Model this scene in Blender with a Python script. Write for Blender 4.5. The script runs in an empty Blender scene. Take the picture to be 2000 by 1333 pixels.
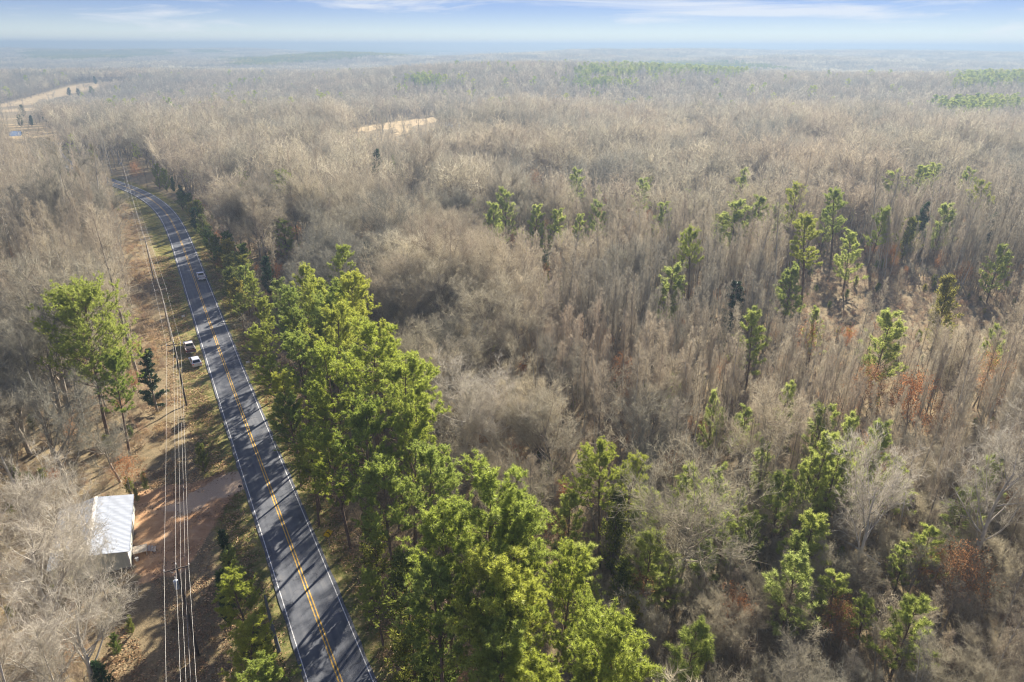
import bpy, bmesh, math, random
import numpy as np
from mathutils import Matrix, Vector

# ---------------------------------------------------------------- camera
H = 60.0                                   # flying height of the camera
PITCH = math.radians(23.44)
ROLL = math.radians(0.2)
scene = bpy.context.scene
col = scene.collection
cF = np.array([0.0, math.cos(PITCH), -math.sin(PITCH)])
cU0 = np.array([0.0, math.sin(PITCH), math.cos(PITCH)])
cR0 = np.array([1.0, 0.0, 0.0])
cR = math.cos(ROLL)*cR0 + math.sin(ROLL)*cU0
cU = -math.sin(ROLL)*cR0 + math.cos(ROLL)*cU0
cam_d = bpy.data.cameras.new('camera')
cam = bpy.data.objects.new('camera', cam_d)
col.objects.link(cam)
m = Matrix.Identity(4)
for i in range(3):
    m[i][0] = cR[i]; m[i][1] = cU[i]; m[i][2] = -cF[i]
m[2][3] = H
cam.matrix_world = m
cam_d.sensor_width = 36.0
cam_d.lens = 24.0
cam_d.clip_start = 0.5
cam_d.clip_end = 60000.0
scene.camera = cam

# ---------------------------------------------------------------- world, sun, exposure
SUN_AZ = math.radians(22.0)                # clockwise from +Y
SUN_EL = math.radians(27.0)
world = bpy.data.worlds.new('World'); scene.world = world
world.use_nodes = True
nt = world.node_tree; nt.nodes.clear()
out = nt.nodes.new('ShaderNodeOutputWorld'); bg = nt.nodes.new('ShaderNodeBackground')
sky = nt.nodes.new('ShaderNodeTexSky'); sky.sky_type = 'NISHITA'; sky.sun_disc = False
sky.sun_elevation = math.radians(35); sky.sun_rotation = SUN_AZ
sky.air_density = 1.0; sky.dust_density = 0.0; sky.ozone_density = 2.5; sky.altitude = 200
bg.inputs['Strength'].default_value = 0.10
tc = nt.nodes.new('ShaderNodeTexCoord')
# the lowest degrees take the colour of the sky a little higher up, as on a clear dry day; the glow still sits at the sun
sxyz = nt.nodes.new('ShaderNodeSeparateXYZ'); cxyz = nt.nodes.new('ShaderNodeCombineXYZ')
def mth(op, a, b=None):
    n_ = nt.nodes.new('ShaderNodeMath'); n_.operation = op
    for i_, v_ in enumerate((a, b)):
        if v_ is None: continue
        if isinstance(v_, (int, float)): n_.inputs[i_].default_value = v_
        else: nt.links.new(v_, n_.inputs[i_])
    return n_.outputs[0]
nt.links.new(tc.outputs['Generated'], sxyz.inputs[0])
lift = mth('MULTIPLY', mth('SUBTRACT', 1.0, mth('EXPONENT', mth('MULTIPLY', mth('MAXIMUM', sxyz.outputs[2], 0.0), -22.0))), 0.13)
nt.links.new(sxyz.outputs[0], cxyz.inputs[0]); nt.links.new(sxyz.outputs[1], cxyz.inputs[1])
nt.links.new(mth('ADD', sxyz.outputs[2], lift), cxyz.inputs[2])
vn = nt.nodes.new('ShaderNodeVectorMath'); vn.operation = 'NORMALIZE'; nt.links.new(cxyz.outputs[0], vn.inputs[0])
nt.links.new(vn.outputs[0], sky.inputs['Vector'])
mp = nt.nodes.new('ShaderNodeMapping'); mp.inputs['Scale'].default_value = (1.5, 1.5, 17.0)
mp.inputs['Rotation'].default_value = (0.0, math.radians(4), 0.3)
nz = nt.nodes.new('ShaderNodeTexNoise'); nz.inputs['Scale'].default_value = 2.3
nz.inputs['Detail'].default_value = 8; nz.inputs['Roughness'].default_value = 0.62; nz.inputs['Distortion'].default_value = 0.7
cr = nt.nodes.new('ShaderNodeValToRGB')
cr.color_ramp.elements[0].position = 0.46; cr.color_ramp.elements[0].color = (0, 0, 0, 1)
cr.color_ramp.elements[1].position = 0.64; cr.color_ramp.elements[1].color = (0.75, 0.75, 0.75, 1)
mx = nt.nodes.new('ShaderNodeMix'); mx.data_type = 'RGBA'
mx.inputs['B'].default_value = (2.75, 2.85, 2.98, 1)
nt.links.new(tc.outputs['Generated'], mp.inputs['Vector']); nt.links.new(mp.outputs[0], nz.inputs['Vector'])
nt.links.new(nz.outputs['Fac'], cr.inputs[0]); hor = mth('MULTIPLY', mth('EXPONENT', mth('MULTIPLY', mth('MAXIMUM', sxyz.outputs[2], 0.0), -48.0)), 0.95)   # white air low down
nt.links.new(mth('MAXIMUM', hor, cr.outputs[0]), mx.inputs['Factor'])
gmm = nt.nodes.new('ShaderNodeGamma'); gmm.inputs[1].default_value = 0.72      # hazy sky, flatter than a clean one
hs = nt.nodes.new('ShaderNodeHueSaturation'); hs.inputs['Saturation'].default_value = 1.6; hs.inputs['Hue'].default_value = 0.535; hs.inputs['Value'].default_value = 0.52
nt.links.new(sky.outputs[0], gmm.inputs[0]); nt.links.new(gmm.outputs[0], hs.inputs['Color'])
nt.links.new(hs.outputs[0], mx.inputs['A']); nt.links.new(mx.outputs['Result'], bg.inputs['Color'])
nt.links.new(bg.outputs[0], out.inputs['Surface'])

sun_d = bpy.data.lights.new('sun', 'SUN'); sun = bpy.data.objects.new('sun', sun_d); col.objects.link(sun)
sun_d.energy = 5.0; sun_d.angle = math.radians(0.7); sun_d.color = (1.0, 0.91, 0.78)
sdir = Vector((math.sin(SUN_AZ)*math.cos(SUN_EL), math.cos(SUN_AZ)*math.cos(SUN_EL), math.sin(SUN_EL)))
sun.rotation_euler = sdir.to_track_quat('Z', 'Y').to_euler()
sun.location = (0, 0, 200)

scene.view_settings.view_transform = 'Standard'
scene.view_settings.look = 'None'
scene.view_settings.exposure = 1.72
scene.view_settings.gamma = 1.0
scene.view_settings.use_curve_mapping = False
scene.cycles.max_bounces = 6
scene.cycles.diffuse_bounces = 3
scene.cycles.transmission_bounces = 4
scene.cycles.volume_bounces = 1
scene.cycles.use_denoising = True
scene.cycles.filter_width = 1.1
scene.cycles.caustics_reflective = False
scene.cycles.caustics_refractive = False

HAZE_DENSITY = 1/2100.0

# ---------------------------------------------------------------- measuring the photograph
rs = np.random.RandomState(7)
FPX = 24/36*2000.0
def smooth(a, b, x):
    t = np.clip((np.asarray(x, float)-a)/(b-a), 0, 1)
    return t*t*(3-2*t)
def hgt(x, y):
    """height of the land"""
    x = np.asarray(x, float); y = np.asarray(y, float)
    r = np.hypot(x, y)
    w = smooth(330, 1300, r)
    n = (np.sin(x/260+1.3)*np.cos(y/210+0.4) + 0.6*np.sin(x/140-y/170+2.0) + 0.5*np.cos(x/410+y/95+0.7))
    z = w*(n*6.0)+smooth(500, 1000, r)*smooth(3200, 2200, r)*9*np.sin(y/165+.9*np.sin(x/420)+.6) - 9*smooth(250, 900, r)*smooth(0, -500, x)
    # long ridge on the right, lower hills on the left, pale hills behind
    z = z + 28*np.exp(-((y-2900-120*np.sin(x/700))/520)**2)*smooth(-300, 350, x)*(1+0.10*np.sin(x/230+1)+0.06*np.sin(x/90))
    z = z + 26*np.exp(-((y-2600)/300)**2)*np.exp(-((x+560)/290)**2)
    z = z + 24*np.exp(-((y-3600)/700)**2)*smooth(-500, -1200, x)*(1+0.2*np.sin(x/410))
    z = z + (34+5*np.sin(x/1900+1)+3*np.sin(x/620))*smooth(5500, 9000, r)
    return z
def ray(px, py):
    u = (px-1000)/FPX; v = (666.5-py)/FPX
    return cF + u*cR + v*cU
def G(px, py, z=0.0):
    """point of the land seen at a pixel of the 2000 x 1333 photograph (a height above it, if given)"""
    d = ray(px, py); t = (z-H)/d[2]
    if t > 300 or t < 0:
        t = 0
        for t in np.arange(200, 12000, 4.0):
            p = d*t
            if H+p[2] <= hgt(p[0], p[1])+z: break
    p = d*t
    return float(p[0]), float(p[1])
def P(x, y, z):
    """photo pixel of world points"""
    q = np.stack([np.asarray(x, float), np.asarray(y, float), np.asarray(z, float)-H], -1)
    f = np.maximum(q@cF, 1e-3)
    return 1000+FPX*(q@cR)/f, 666.5-FPX*(q@cU)/f
def inpoly(px, py, poly):
    px = np.asarray(px, float); py = np.asarray(py, float)
    ins = np.zeros(px.shape, bool)
    n = len(poly); j = n-1
    for i in range(n):
        xi, yi = poly[i]; xj, yj = poly[j]
        if yi != yj:
            c = ((yi > py) != (yj > py)) & (px < (xj-xi)*(py-yi)/(yj-yi)+xi)
            ins ^= c
        j = i
    return ins

# ---------------------------------------------------------------- naming helpers
def tag(o, label=None, cat=None, group=None, kind=None):
    if label: o['label'] = label
    if cat: o['category'] = cat
    if group: o['group'] = group
    if kind: o['kind'] = kind
    return o
def thing(name, label, cat, loc=(0, 0, 0), rz=0.0, group=None):
    o = bpy.data.objects.new(name, None); col.objects.link(o)
    o.empty_display_size = 0.5
    o.location = loc; o.rotation_euler = (0, 0, rz)
    return tag(o, label, cat, group)
def child(name, mesh, parent):
    o = bpy.data.objects.new(name, mesh); col.objects.link(o)
    o.parent = parent
    return o

# ---------------------------------------------------------------- materials
def mat(name):
    mt = bpy.data.materials.new(name); mt.use_nodes = True
    mt.node_tree.nodes.clear()
    return mt, mt.node_tree
def N(t, typ, **kw):
    n = t.nodes.new(typ)
    for k, v in kw.items():
        setattr(n, k, v)
    return n
def simple(name, color, rough=0.6, metal=0.0, var=0.15, scale=3.0, bump=0.0, spec=0.3):
    mt, t = mat(name)
    o = N(t, 'ShaderNodeOutputMaterial'); b = N(t, 'ShaderNodeBsdfPrincipled')
    b.inputs['Roughness'].default_value = rough; b.inputs['Metallic'].default_value = metal
    b.inputs['Specular IOR Level'].default_value = spec
    c = N(t, 'ShaderNodeTexCoord'); nz = N(t, 'ShaderNodeTexNoise'); nz.inputs['Scale'].default_value = scale
    nz.inputs['Detail'].default_value = 5
    r = N(t, 'ShaderNodeMapRange'); r.inputs['To Min'].default_value = 1-var; r.inputs['To Max'].default_value = 1+var
    mu = N(t, 'ShaderNodeVectorMath', operation='SCALE'); mu.inputs[0].default_value = color
    t.links.new(c.outputs['Object'], nz.inputs['Vector']); t.links.new(nz.outputs['Fac'], r.inputs['Value'])
    r.inputs['From Min'].default_value = 0.3; r.inputs['From Max'].default_value = 0.7
    t.links.new(r.outputs[0], mu.inputs['Scale']); t.links.new(mu.outputs[0], b.inputs['Base Color'])
    if bump:
        bp = N(t, 'ShaderNodeBump'); bp.inputs['Strength'].default_value = bump; bp.inputs['Distance'].default_value = 0.02
        t.links.new(nz.outputs['Fac'], bp.inputs['Height']); t.links.new(bp.outputs[0], b.inputs['Normal'])
    t.links.new(b.outputs[0], o.inputs['Surface'])
    return mt
def leafy(name, stops, trans=0.35, island=0.35, patch_scale=0.012, patch=None, patch_amt=0.0, gloss=0.0, patch2=None):
    """foliage, twigs and blades: colour from each plant's own random number, each leaf's and the place it grows"""
    mt, t = mat(name)
    o = N(t, 'ShaderNodeOutputMaterial')
    oi = N(t, 'ShaderNodeObjectInfo'); ge = N(t, 'ShaderNodeNewGeometry')
    rp = N(t, 'ShaderNodeValToRGB')
    el = rp.color_ramp.elements
    while len(el) < len(stops): el.new(0.5)
    for i, c in enumerate(stops):
        el[i].position = i/(len(stops)-1); el[i].color = (*c, 1)
    t.links.new(oi.outputs['Random'], rp.inputs[0])
    cur = rp.outputs[0]
    if patch:
        nz = N(t, 'ShaderNodeTexNoise'); nz.inputs['Scale'].default_value = patch_scale; nz.inputs['Detail'].default_value = 3
        t.links.new(oi.outputs['Location'], nz.inputs['Vector'])
        mr = N(t, 'ShaderNodeMapRange'); mr.inputs['From Min'].default_value = 0.48; mr.inputs['From Max'].default_value = 0.66
        mr.inputs['To Max'].default_value = patch_amt
        t.links.new(nz.outputs['Fac'], mr.inputs['Value'])
        mx = N(t, 'ShaderNodeMix', data_type='RGBA'); mx.inputs['B'].default_value = (*patch, 1)
        t.links.new(mr.outputs[0], mx.inputs['Factor']); t.links.new(cur, mx.inputs['A']); cur = mx.outputs['Result']
    if patch2:
        vm = N(t, 'ShaderNodeVectorMath', operation='ADD'); vm.inputs[1].default_value = (310, 170, 0); t.links.new(oi.outputs['Location'], vm.inputs[0])
        nz = N(t, 'ShaderNodeTexNoise'); nz.inputs['Scale'].default_value = .021; nz.inputs['Detail'].default_value = 4
        t.links.new(vm.outputs[0], nz.inputs['Vector'])
        mr = N(t, 'ShaderNodeMapRange'); mr.inputs['From Min'].default_value = 0.50; mr.inputs['From Max'].default_value = 0.62; mr.inputs['To Max'].default_value = .8
        t.links.new(nz.outputs['Fac'], mr.inputs['Value'])
        mx = N(t, 'ShaderNodeMix', data_type='RGBA'); mx.inputs['B'].default_value = (*patch2, 1)
        t.links.new(mr.outputs[0], mx.inputs['Factor']); t.links.new(cur, mx.inputs['A']); cur = mx.outputs['Result']
    mr = N(t, 'ShaderNodeMapRange'); mr.inputs['To Min'].default_value = 1-island; mr.inputs['To Max'].default_value = 1+island
    t.links.new(ge.outputs['Random Per Island'], mr.inputs['Value'])
    mu = N(t, 'ShaderNodeVectorMath', operation='SCALE')
    t.links.new(cur, mu.inputs[0]); t.links.new(mr.outputs[0], mu.inputs['Scale'])
    d = N(t, 'ShaderNodeBsdfDiffuse'); tr = N(t, 'ShaderNodeBsdfTranslucent'); ms = N(t, 'ShaderNodeMixShader')
    ms.inputs[0].default_value = trans
    t.links.new(mu.outputs[0], d.inputs['Color']); t.links.new(mu.outputs[0], tr.inputs['Color'])
    t.links.new(d.outputs[0], ms.inputs[1]); t.links.new(tr.outputs[0], ms.inputs[2])
    last = ms.outputs[0]
    if gloss:
        gl = N(t, 'ShaderNodeBsdfGlossy'); gl.inputs['Roughness'].default_value = 0.45
        gl.inputs['Color'].default_value = (0.8, 0.8, 0.75, 1)
        m2 = N(t, 'ShaderNodeMixShader'); m2.inputs[0].default_value = gloss
        t.links.new(last, m2.inputs[1]); t.links.new(gl.outputs[0], m2.inputs[2]); last = m2.outputs[0]
    t.links.new(last, o.inputs['Surface'])
    return mt
TW = leafy('hardwood_twigs', [(0.278, 0.258, 0.196), (0.515, 0.469, 0.345), (0.340, 0.293, 0.216), (0.680, 0.618, 0.454), (0.381, 0.325, 0.242), (0.289, 0.273, 0.216), (0.577, 0.515, 0.371), (0.432, 0.386, 0.278)],
           0.36, 0.35, 0.011, (0.46, 0.36, 0.26), 0.45, patch2=(.29, .285, .235))
TWB = leafy('brown_twigs', [(0.385, 0.337, 0.251), (0.513, 0.455, 0.337), (0.310, 0.267, 0.203), (0.599, 0.535, 0.406), (0.406, 0.342, 0.257), (0.321, 0.299, 0.235)], 0.34, 0.35, 0.013, (0.42, 0.32, 0.235), 0.5, patch2=(.28, .265, .215))
TWP = leafy('pale_twigs', [(0.46, 0.425, 0.35), (0.58, 0.53, 0.44)], 0.35, 0.35)
BARK = simple('hardwood_bark', (0.30, 0.26, 0.21), 0.95, var=0.45, scale=1.3, bump=0.6, spec=0.1)
BARKP = simple('pale_bark', (0.46, 0.43, 0.37), 0.9, var=0.35, scale=0.9, bump=0.4, spec=0.1)
BARKPINE = simple('pine_bark', (0.17, 0.12, 0.09), 0.95, var=0.4, scale=2.0, bump=0.8, spec=0.1)
PN = leafy('pine_needles', [(0.264, 0.341, 0.061), (0.429, 0.484, 0.072), (0.330, 0.407, 0.094), (0.517, 0.539, 0.083)], 0.56, 0.5,
           0.02, (0.42, 0.42, 0.07), 0.5, gloss=0.03)
PY = leafy('young_pine_needles', [(0.36, 0.42, 0.11), (0.47, 0.52, 0.14), (0.40, 0.46, 0.15)], 0.56, 0.4)
CD = leafy('cedar_foliage', [(0.12, 0.18, 0.045), (0.24, 0.25, 0.05), (0.15, 0.20, 0.06), (0.36, 0.31, 0.07)], 0.4, 0.45)
CDD = leafy('dark_cedar_foliage', [(0.045, 0.085, 0.040), (0.07, 0.11, 0.04)], 0.25, 0.4)
IVY = leafy('glossy_leaves', [(0.028, 0.065, 0.022), (0.05, 0.085, 0.03)], 0.2, 0.5, gloss=0.05)
RUST = leafy('dead_leaves', [(0.42, 0.19, 0.08), (0.36, 0.20, 0.10), (0.46, 0.25, 0.12)], 0.45, 0.4)
STRAW = leafy('golden_straw', [(0.50, 0.35, 0.19), (0.36, 0.25, 0.15), (0.58, 0.44, 0.25), (0.32, 0.26, 0.12)], 0.4, 0.35)
BRUSH = leafy('brown_brush', [(0.350, 0.263, 0.188), (0.475, 0.375, 0.263), (0.275, 0.219, 0.163), (0.413, 0.275, 0.175)], 0.35, 0.35)
GRASS = leafy('winter_grass', [(0.40, 0.35, 0.13), (0.22, 0.26, 0.07), (0.50, 0.39, 0.18), (0.18, 0.23, 0.07)], 0.4, 0.35)

# ---------------------------------------------------------------- plant geometry, all in arrays
def norm(v):
    return v/np.maximum(np.linalg.norm(v, axis=-1, keepdims=True), 1e-9)
def rnd_dir(r, n):
    return norm(r.normal(size=(n, 3)))
def grow(r, P0, D, L, R0, S, up=0.0, wob=0.1, tip=0.25):
    n = len(P0)
    pts = np.zeros((n, S+1, 3)); rad = np.zeros((n, S+1))
    pts[:, 0] = P0; d = norm(D.copy())
    L = np.broadcast_to(L, (n,)); R0 = np.broadcast_to(R0, (n,))
    rad[:, 0] = R0
    for i in range(S):
        d = norm(d + np.array([0, 0, up/S]) + r.normal(size=(n, 3))*wob)
        pts[:, i+1] = pts[:, i] + d*(L/S)[:, None]
        rad[:, i+1] = R0*(1-(1-tip)*(i+1)/S)
    return pts, rad
def sample(pts, rad, b, t):
    S = pts.shape[1]-1
    f = np.clip(t*S, 0, S-1e-6); i = f.astype(int); a = (f-i)[:, None]
    p = pts[b, i]*(1-a)+pts[b, i+1]*a
    d = norm(pts[b, i+1]-pts[b, i])
    return p, d, rad[b, i]*(1-a[:, 0])+rad[b, i+1]*a[:, 0]
def spawn(r, pts, rad, n, t0, t1, ang0, ang1, even=False):
    B = len(pts)
    b = np.repeat(np.arange(B), n)
    if even: t = np.tile((np.arange(n)+0.5)/n, B) + r.uniform(-.4, .4, B*n)/n
    else: t = r.rand(B*n)
    t = t0+(t1-t0)*np.clip(t, 0, 1)
    p, d, rr = sample(pts, rad, b, t)
    q = rnd_dir(r, B*n); side = norm(q-(q*d).sum(1, keepdims=True)*d)
    a = np.radians(r.uniform(ang0, ang1, B*n))[:, None]
    return b, t, p, norm(d*np.cos(a)+side*np.sin(a)), rr
def tubes(pts, rad, K):
    B, S1 = rad.shape
    ax = norm(pts[:, -1]-pts[:, 0]+1e-6)
    ref = np.where(np.abs(ax[:, 2:3]) > 0.8, np.array([[1., 0, 0]]), np.array([[0, 0, 1.]]))
    u = norm(np.cross(ax, ref)); v = np.cross(ax, u)
    a = np.arange(K)*2*np.pi/K
    ring = u[:, None, :]*np.cos(a)[None, :, None]+v[:, None, :]*np.sin(a)[None, :, None]
    V = pts[:, :, None, :]+ring[:, None, :, :]*rad[:, :, None, None]
    idx = np.arange(B*S1*K).reshape(B, S1, K)
    A = idx[:, :-1]; Bb = idx[:, 1:]
    A2 = np.roll(A, -1, 2); B2 = np.roll(Bb, -1, 2)
    T = np.concatenate([np.stack([A, A2, B2], -1).reshape(-1, 3), np.stack([A, B2, Bb], -1).reshape(-1, 3)])
    return V.reshape(-1, 3), T
def slivers(r, P0, D, L, W):
    n = len(P0)
    L = np.broadcast_to(L, (n,)); W = np.broadcast_to(W, (n,))
    s = norm(np.cross(D, rnd_dir(r, n)))*(W/2)[:, None]
    V = np.stack([P0-s, P0+s, P0+D*L[:, None]], 1).reshape(-1, 3)
    return V, np.arange(3*n).reshape(-1, 3)
def leaves(r, P0, D, L, W):
    """two-triangle leaves"""
    n = len(P0)
    L = np.broadcast_to(L, (n,)); W = np.broadcast_to(W, (n,))
    s = norm(np.cross(D, rnd_dir(r, n)))*(W/2)[:, None]
    V = np.stack([P0, P0+D*L[:, None]*.45+s, P0+D*L[:, None], P0+D*L[:, None]*.5-s], 1).reshape(-1, 3)
    i = np.arange(n)*4
    return V, np.concatenate([np.stack([i, i+1, i+2], 1), np.stack([i, i+2, i+3], 1)])
def tufts(r, P0, D, n, L, W, spread=0.9):
    B = len(P0)
    p = np.repeat(P0, n, 0); d = np.repeat(D, n, 0)
    q = norm(d*r.uniform(.3, 1.0, (B*n, 1))+rnd_dir(r, B*n)*spread)
    Ls = np.repeat(r.uniform(.75, 1.25, B), n)*L*r.uniform(.8, 1.1, B*n)
    return slivers(r, p, q, Ls, W)
def join(parts):
    Vs, Ts, Ms = [], [], []; o = 0
    for V, T, mi in parts:
        Vs.append(V); Ts.append(T+o); Ms.append(np.full(len(T), mi)); o += len(V)
    return np.concatenate(Vs), np.concatenate(Ts), np.concatenate(Ms)
def mesh_from(name, V, T, M, mats, smooth_=False):
    me = bpy.data.meshes.new(name)
    me.vertices.add(len(V)); me.vertices.foreach_set('co', V.astype(np.float32).ravel())
    me.loops.add(T.size); me.loops.foreach_set('vertex_index', T.astype(np.int32).ravel())
    me.polygons.add(len(T))
    me.polygons.foreach_set('loop_start', np.arange(0, T.size, 3, dtype=np.int32))
    me.polygons.foreach_set('material_index', np.asarray(M, dtype=np.int32))
    for q in mats: me.materials.append(q)
    me.update()
    return me

def spread_tree(seed, h=16, rc=6.5, lod=0):
    """broad bare hardwood: (wood parts, twig parts)"""
    r = np.random.RandomState(seed)
    o = np.zeros((1, 3))
    t0, tr0 = grow(r, o, np.array([[r.normal()*.06, r.normal()*.06, 1]]), h*.72, .26*h/16, 8, 0.2, .06, .3)
    wood = [tubes(t0, tr0, 7 if lod == 0 else 4)]
    n1 = 13 if lod == 0 else 10
    b, t, p, d, rr = spawn(r, t0, tr0, n1, .30, 1.0, 28, 62, True)
    L1 = rc*(1.15-.25*t)*r.uniform(.8, 1.15, len(p))
    l1, r1 = grow(r, p, d, L1, rr*.55, 5, .75, .10, .25)
    wood.append(tubes(l1, r1, 5 if lod == 0 else 3))
    tw = []
    if lod == 0:
        b, t, p, d, rr = spawn(r, l1, r1, 10, .25, 1, 25, 60)
        l2, r2 = grow(r, p, d, L1[b]*r.uniform(.32, .55, len(p)), np.maximum(rr*.55, .022), 4, .5, .16, .3)
        tw.append(tubes(l2, r2, 3))
        L2 = np.linalg.norm(l2[:, -1]-l2[:, 0], axis=1)
        b, t, p, d, rr = spawn(r, l2, r2, 8, .2, 1, 25, 60)
        l3, r3 = grow(r, p, d, L2[b]*r.uniform(.3, .6, len(p)), .013, 2, .35, .2, .4)
        tw.append(tubes(l3, r3, 3))
        b, t, p, d, rr = spawn(r, l3, r3, 9, .1, 1, 20, 65)
        tw.append(slivers(r, p, d, r.uniform(.35, 1.0, len(p)), .020))
        b, t, p, d, rr = spawn(r, l2, r2, 10, .3, 1, 20, 65)
        tw.append(slivers(r, p, d, r.uniform(.6, 1.5, len(p)), .026))
    else:
        k, n3, w = ((7, 9, .075) if lod == 1 else (4, 5, .19))
        b, t, p, d, rr = spawn(r, l1, r1, k, .25, 1, 25, 60)
        L = L1[b]*r.uniform(.3, .55, len(p))
        l2, r2 = grow(r, p, d, L, w*.55, 1, .4, .1, .3)
        tw.append(slivers(r, p, d, L, w*1.2))
        b, t, p, d, rr = spawn(r, l2, r2, n3, .1, 1, 20, 65)
        tw.append(slivers(r, p, d, r.uniform(.8, 1.9, len(p)), w))
    return wood, tw
def slim_tree(seed, h=19, lod=0, rc=2.6):
    """tall slender bare hardwood from a crowded grove"""
    r = np.random.RandomState(seed)
    o = np.zeros((1, 3))
    t0, tr0 = grow(r, o, np.array([[r.normal()*.04, r.normal()*.04, 1]]), h, .17*h/19, 9, 0.1, .025, .14)
    wood = [tubes(t0, tr0, 6 if lod == 0 else 3)]
    n1 = 34 if lod == 0 else 22
    b, t, p, d, rr = spawn(r, t0, tr0, n1, .36, .99, 22, 50, True)
    L1 = rc*np.minimum(1, (1.04-t)*2.6)*r.uniform(.55, 1.2, len(p))*np.minimum(1, .45+(t-.3)*2)+.4
    l1, r1 = grow(r, p, d, L1, np.clip(rr*.4, .015, .05), 4, .7, .12, .3)
    tw = [tubes(l1, r1, 3)] if lod == 0 else [slivers(r, p, d, L1, .07 if lod == 1 else .17)]
    if lod == 0:
        b, t, p, d, rr = spawn(r, l1, r1, 7, .2, 1, 25, 60)
        l2, r2 = grow(r, p, d, L1[b]*r.uniform(.3, .55, len(p)), .012, 2, .4, .15, .4)
        tw.append(tubes(l2, r2, 3))
        b, t, p, d, rr = spawn(r, l2, r2, 10, .05, 1, 20, 60)
        tw.append(slivers(r, p, d, r.uniform(.3, .9, len(p)), .020))
    else:
        b, t, p, d, rr = spawn(r, l1, r1, 11 if lod == 1 else 4, .15, 1, 20, 60)
        tw.append(slivers(r, p, d, r.uniform(.6, 1.4, len(p)), .06 if lod == 1 else .17))
    return wood, tw
def pine_tree(seed, h=23, lod=0, base=.42, rc=4.6, nl=54):
    r = np.random.RandomState(seed)
    o = np.zeros((1, 3))
    t0, tr0 = grow(r, o, np.array([[r.normal()*.04, r.normal()*.04, 1]]), h*.97, .27*h/23, 9, .1, .025, .16)
    wood = [tubes(t0, tr0, 8 if lod == 0 else 4)]
    n1 = nl if lod == 0 else 26
    b, t, p, d, rr = spawn(r, t0, tr0, n1, base, .995, 60, 88, True)
    tt = (t-base)/(1-base)
    env = np.sqrt(np.clip(1-((tt-.30)/.74)**2, .03, 1))
    d[:, 2] += .75*tt**1.5+.05; d = norm(d)
    L1 = rc*env*r.uniform(.62, 1.12, len(p))
    l1, r1 = grow(r, p, d, L1, np.clip(rr*.38, .02, .09), 5, .55, .10, .3)
    wood.append(tubes(l1, r1, 4 if lod == 0 else 3))
    tw = []
    b, t, p, d, rr = spawn(r, l1, r1, 11 if lod == 0 else 6, .30, 1.0, 25, 70)
    d[:, 2] = d[:, 2]*.6+.25; d = norm(d)
    L2 = r.uniform(.45, 1.25, len(p))*(rc/4.6)
    l2, r2 = grow(r, p, d, L2, .018, 2, .7, .15, .5)
    if lod == 0: wood.append(tubes(l2, r2, 3))
    if lod == 0:
        b, t, p, d, rr = spawn(r, l2, r2, 7, .30, 1.0, 10, 55)
        d[:, 2] += .55; d = norm(d)
        tw.append(tufts(r, p+rnd_dir(r, len(p))*.10, d, 19, .33, .034, .85))
        e = l1[:, -1]; dd = norm(l1[:, -1]-l1[:, -2]+np.array([0, 0, .3]))
        tw.append(tufts(r, np.repeat(e, 4, 0)+r.normal(size=(len(e)*4, 3))*.2, np.repeat(dd, 4, 0), 20, .34, .036, .75))
    else:
        n, L, w, q = ((4, .62, .13, 7) if lod == 1 else (2, 1.3, .5, 4))
        b, t, p, d, rr = spawn(r, l2, r2, n, .3, 1.0, 10, 60)
        d[:, 2] += .4; d = norm(d)
        tw.append(tufts(r, p, d, q, L*.8, w, .9))
    return wood, tw
def young_pine(seed, h=10, lod=0):
    r = np.random.RandomState(seed)
    o = np.zeros((1, 3))
    t0, tr0 = grow(r, o, np.array([[0, 0, 1.]]), h*.97, .12*h/10, 6, .1, .02, .15)
    wood = [tubes(t0, tr0, 6 if lod == 0 else 3)]
    n1 = 46 if lod == 0 else 24
    b, t, p, d, rr = spawn(r, t0, tr0, n1, .12, .99, 50, 75, True)
    L1 = (h*.34)*np.clip(1.06-t, 0, 1)**.72*r.uniform(.7, 1.1, len(p))+.2
    l1, r1 = grow(r, p, d, L1, .03, 4, .7, .08, .3)
    wood.append(tubes(l1, r1, 3))
    tw = []
    b, t, p, d, rr = spawn(r, l1, r1, 9 if lod == 0 else 5, .22, 1, 20, 60)
    d[:, 2] += .5; d = norm(d)
    l2, r2 = grow(r, p, d, r.uniform(.25, .7, len(p)), .012, 1, .3, .1)
    b, t, p, d, rr = spawn(r, l2, r2, 3 if lod == 0 else 2, .3, 1.0, 5, 50)
    if lod == 0: tw.append(tufts(r, p, d, 18, .34, .032, .8))
    elif lod == 1: tw.append(tufts(r, p, d, 6, .55, .12, .8))
    else: tw.append(tufts(r, p[::2], d[::2], 4, 1.0, .4, .8))
    return wood, tw
def cedar_tree(seed, h=9, w=2.3, n=4200, lod=0):
    r = np.random.RandomState(seed)
    o = np.zeros((1, 3))
    t0, tr0 = grow(r, o, np.array([[0, 0, 1.]]), h*.95, .13, 5, 0, .02, .1)
    wood = [tubes(t0, tr0, 5)]
    n1 = 60
    b, t, p, d, rr = spawn(r, t0, tr0, n1, .05, 1, 40, 65, True)
    L1 = w*np.clip(1.08-t, 0, 1)**.6*np.clip(.5+t*2.5, 0, 1)*r.uniform(.65, 1.15, len(p))+.15
    l1, r1 = grow(r, p, d, L1, .03, 3, .8, .08, .3)
    wood.append(tubes(l1, r1, 3))
    k = n//n1
    b, t, p, d, rr = spawn(r, l1, r1, k, .15, 1.05, 15, 70)
    d[:, 2] += .3; d = norm(d)
    s = 1.0 if lod == 0 else 2.4
    return wood, [leaves(r, p+rnd_dir(r, len(p))*.18, d, r.uniform(.20, .45, len(p))*s, .10*s)]
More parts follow.
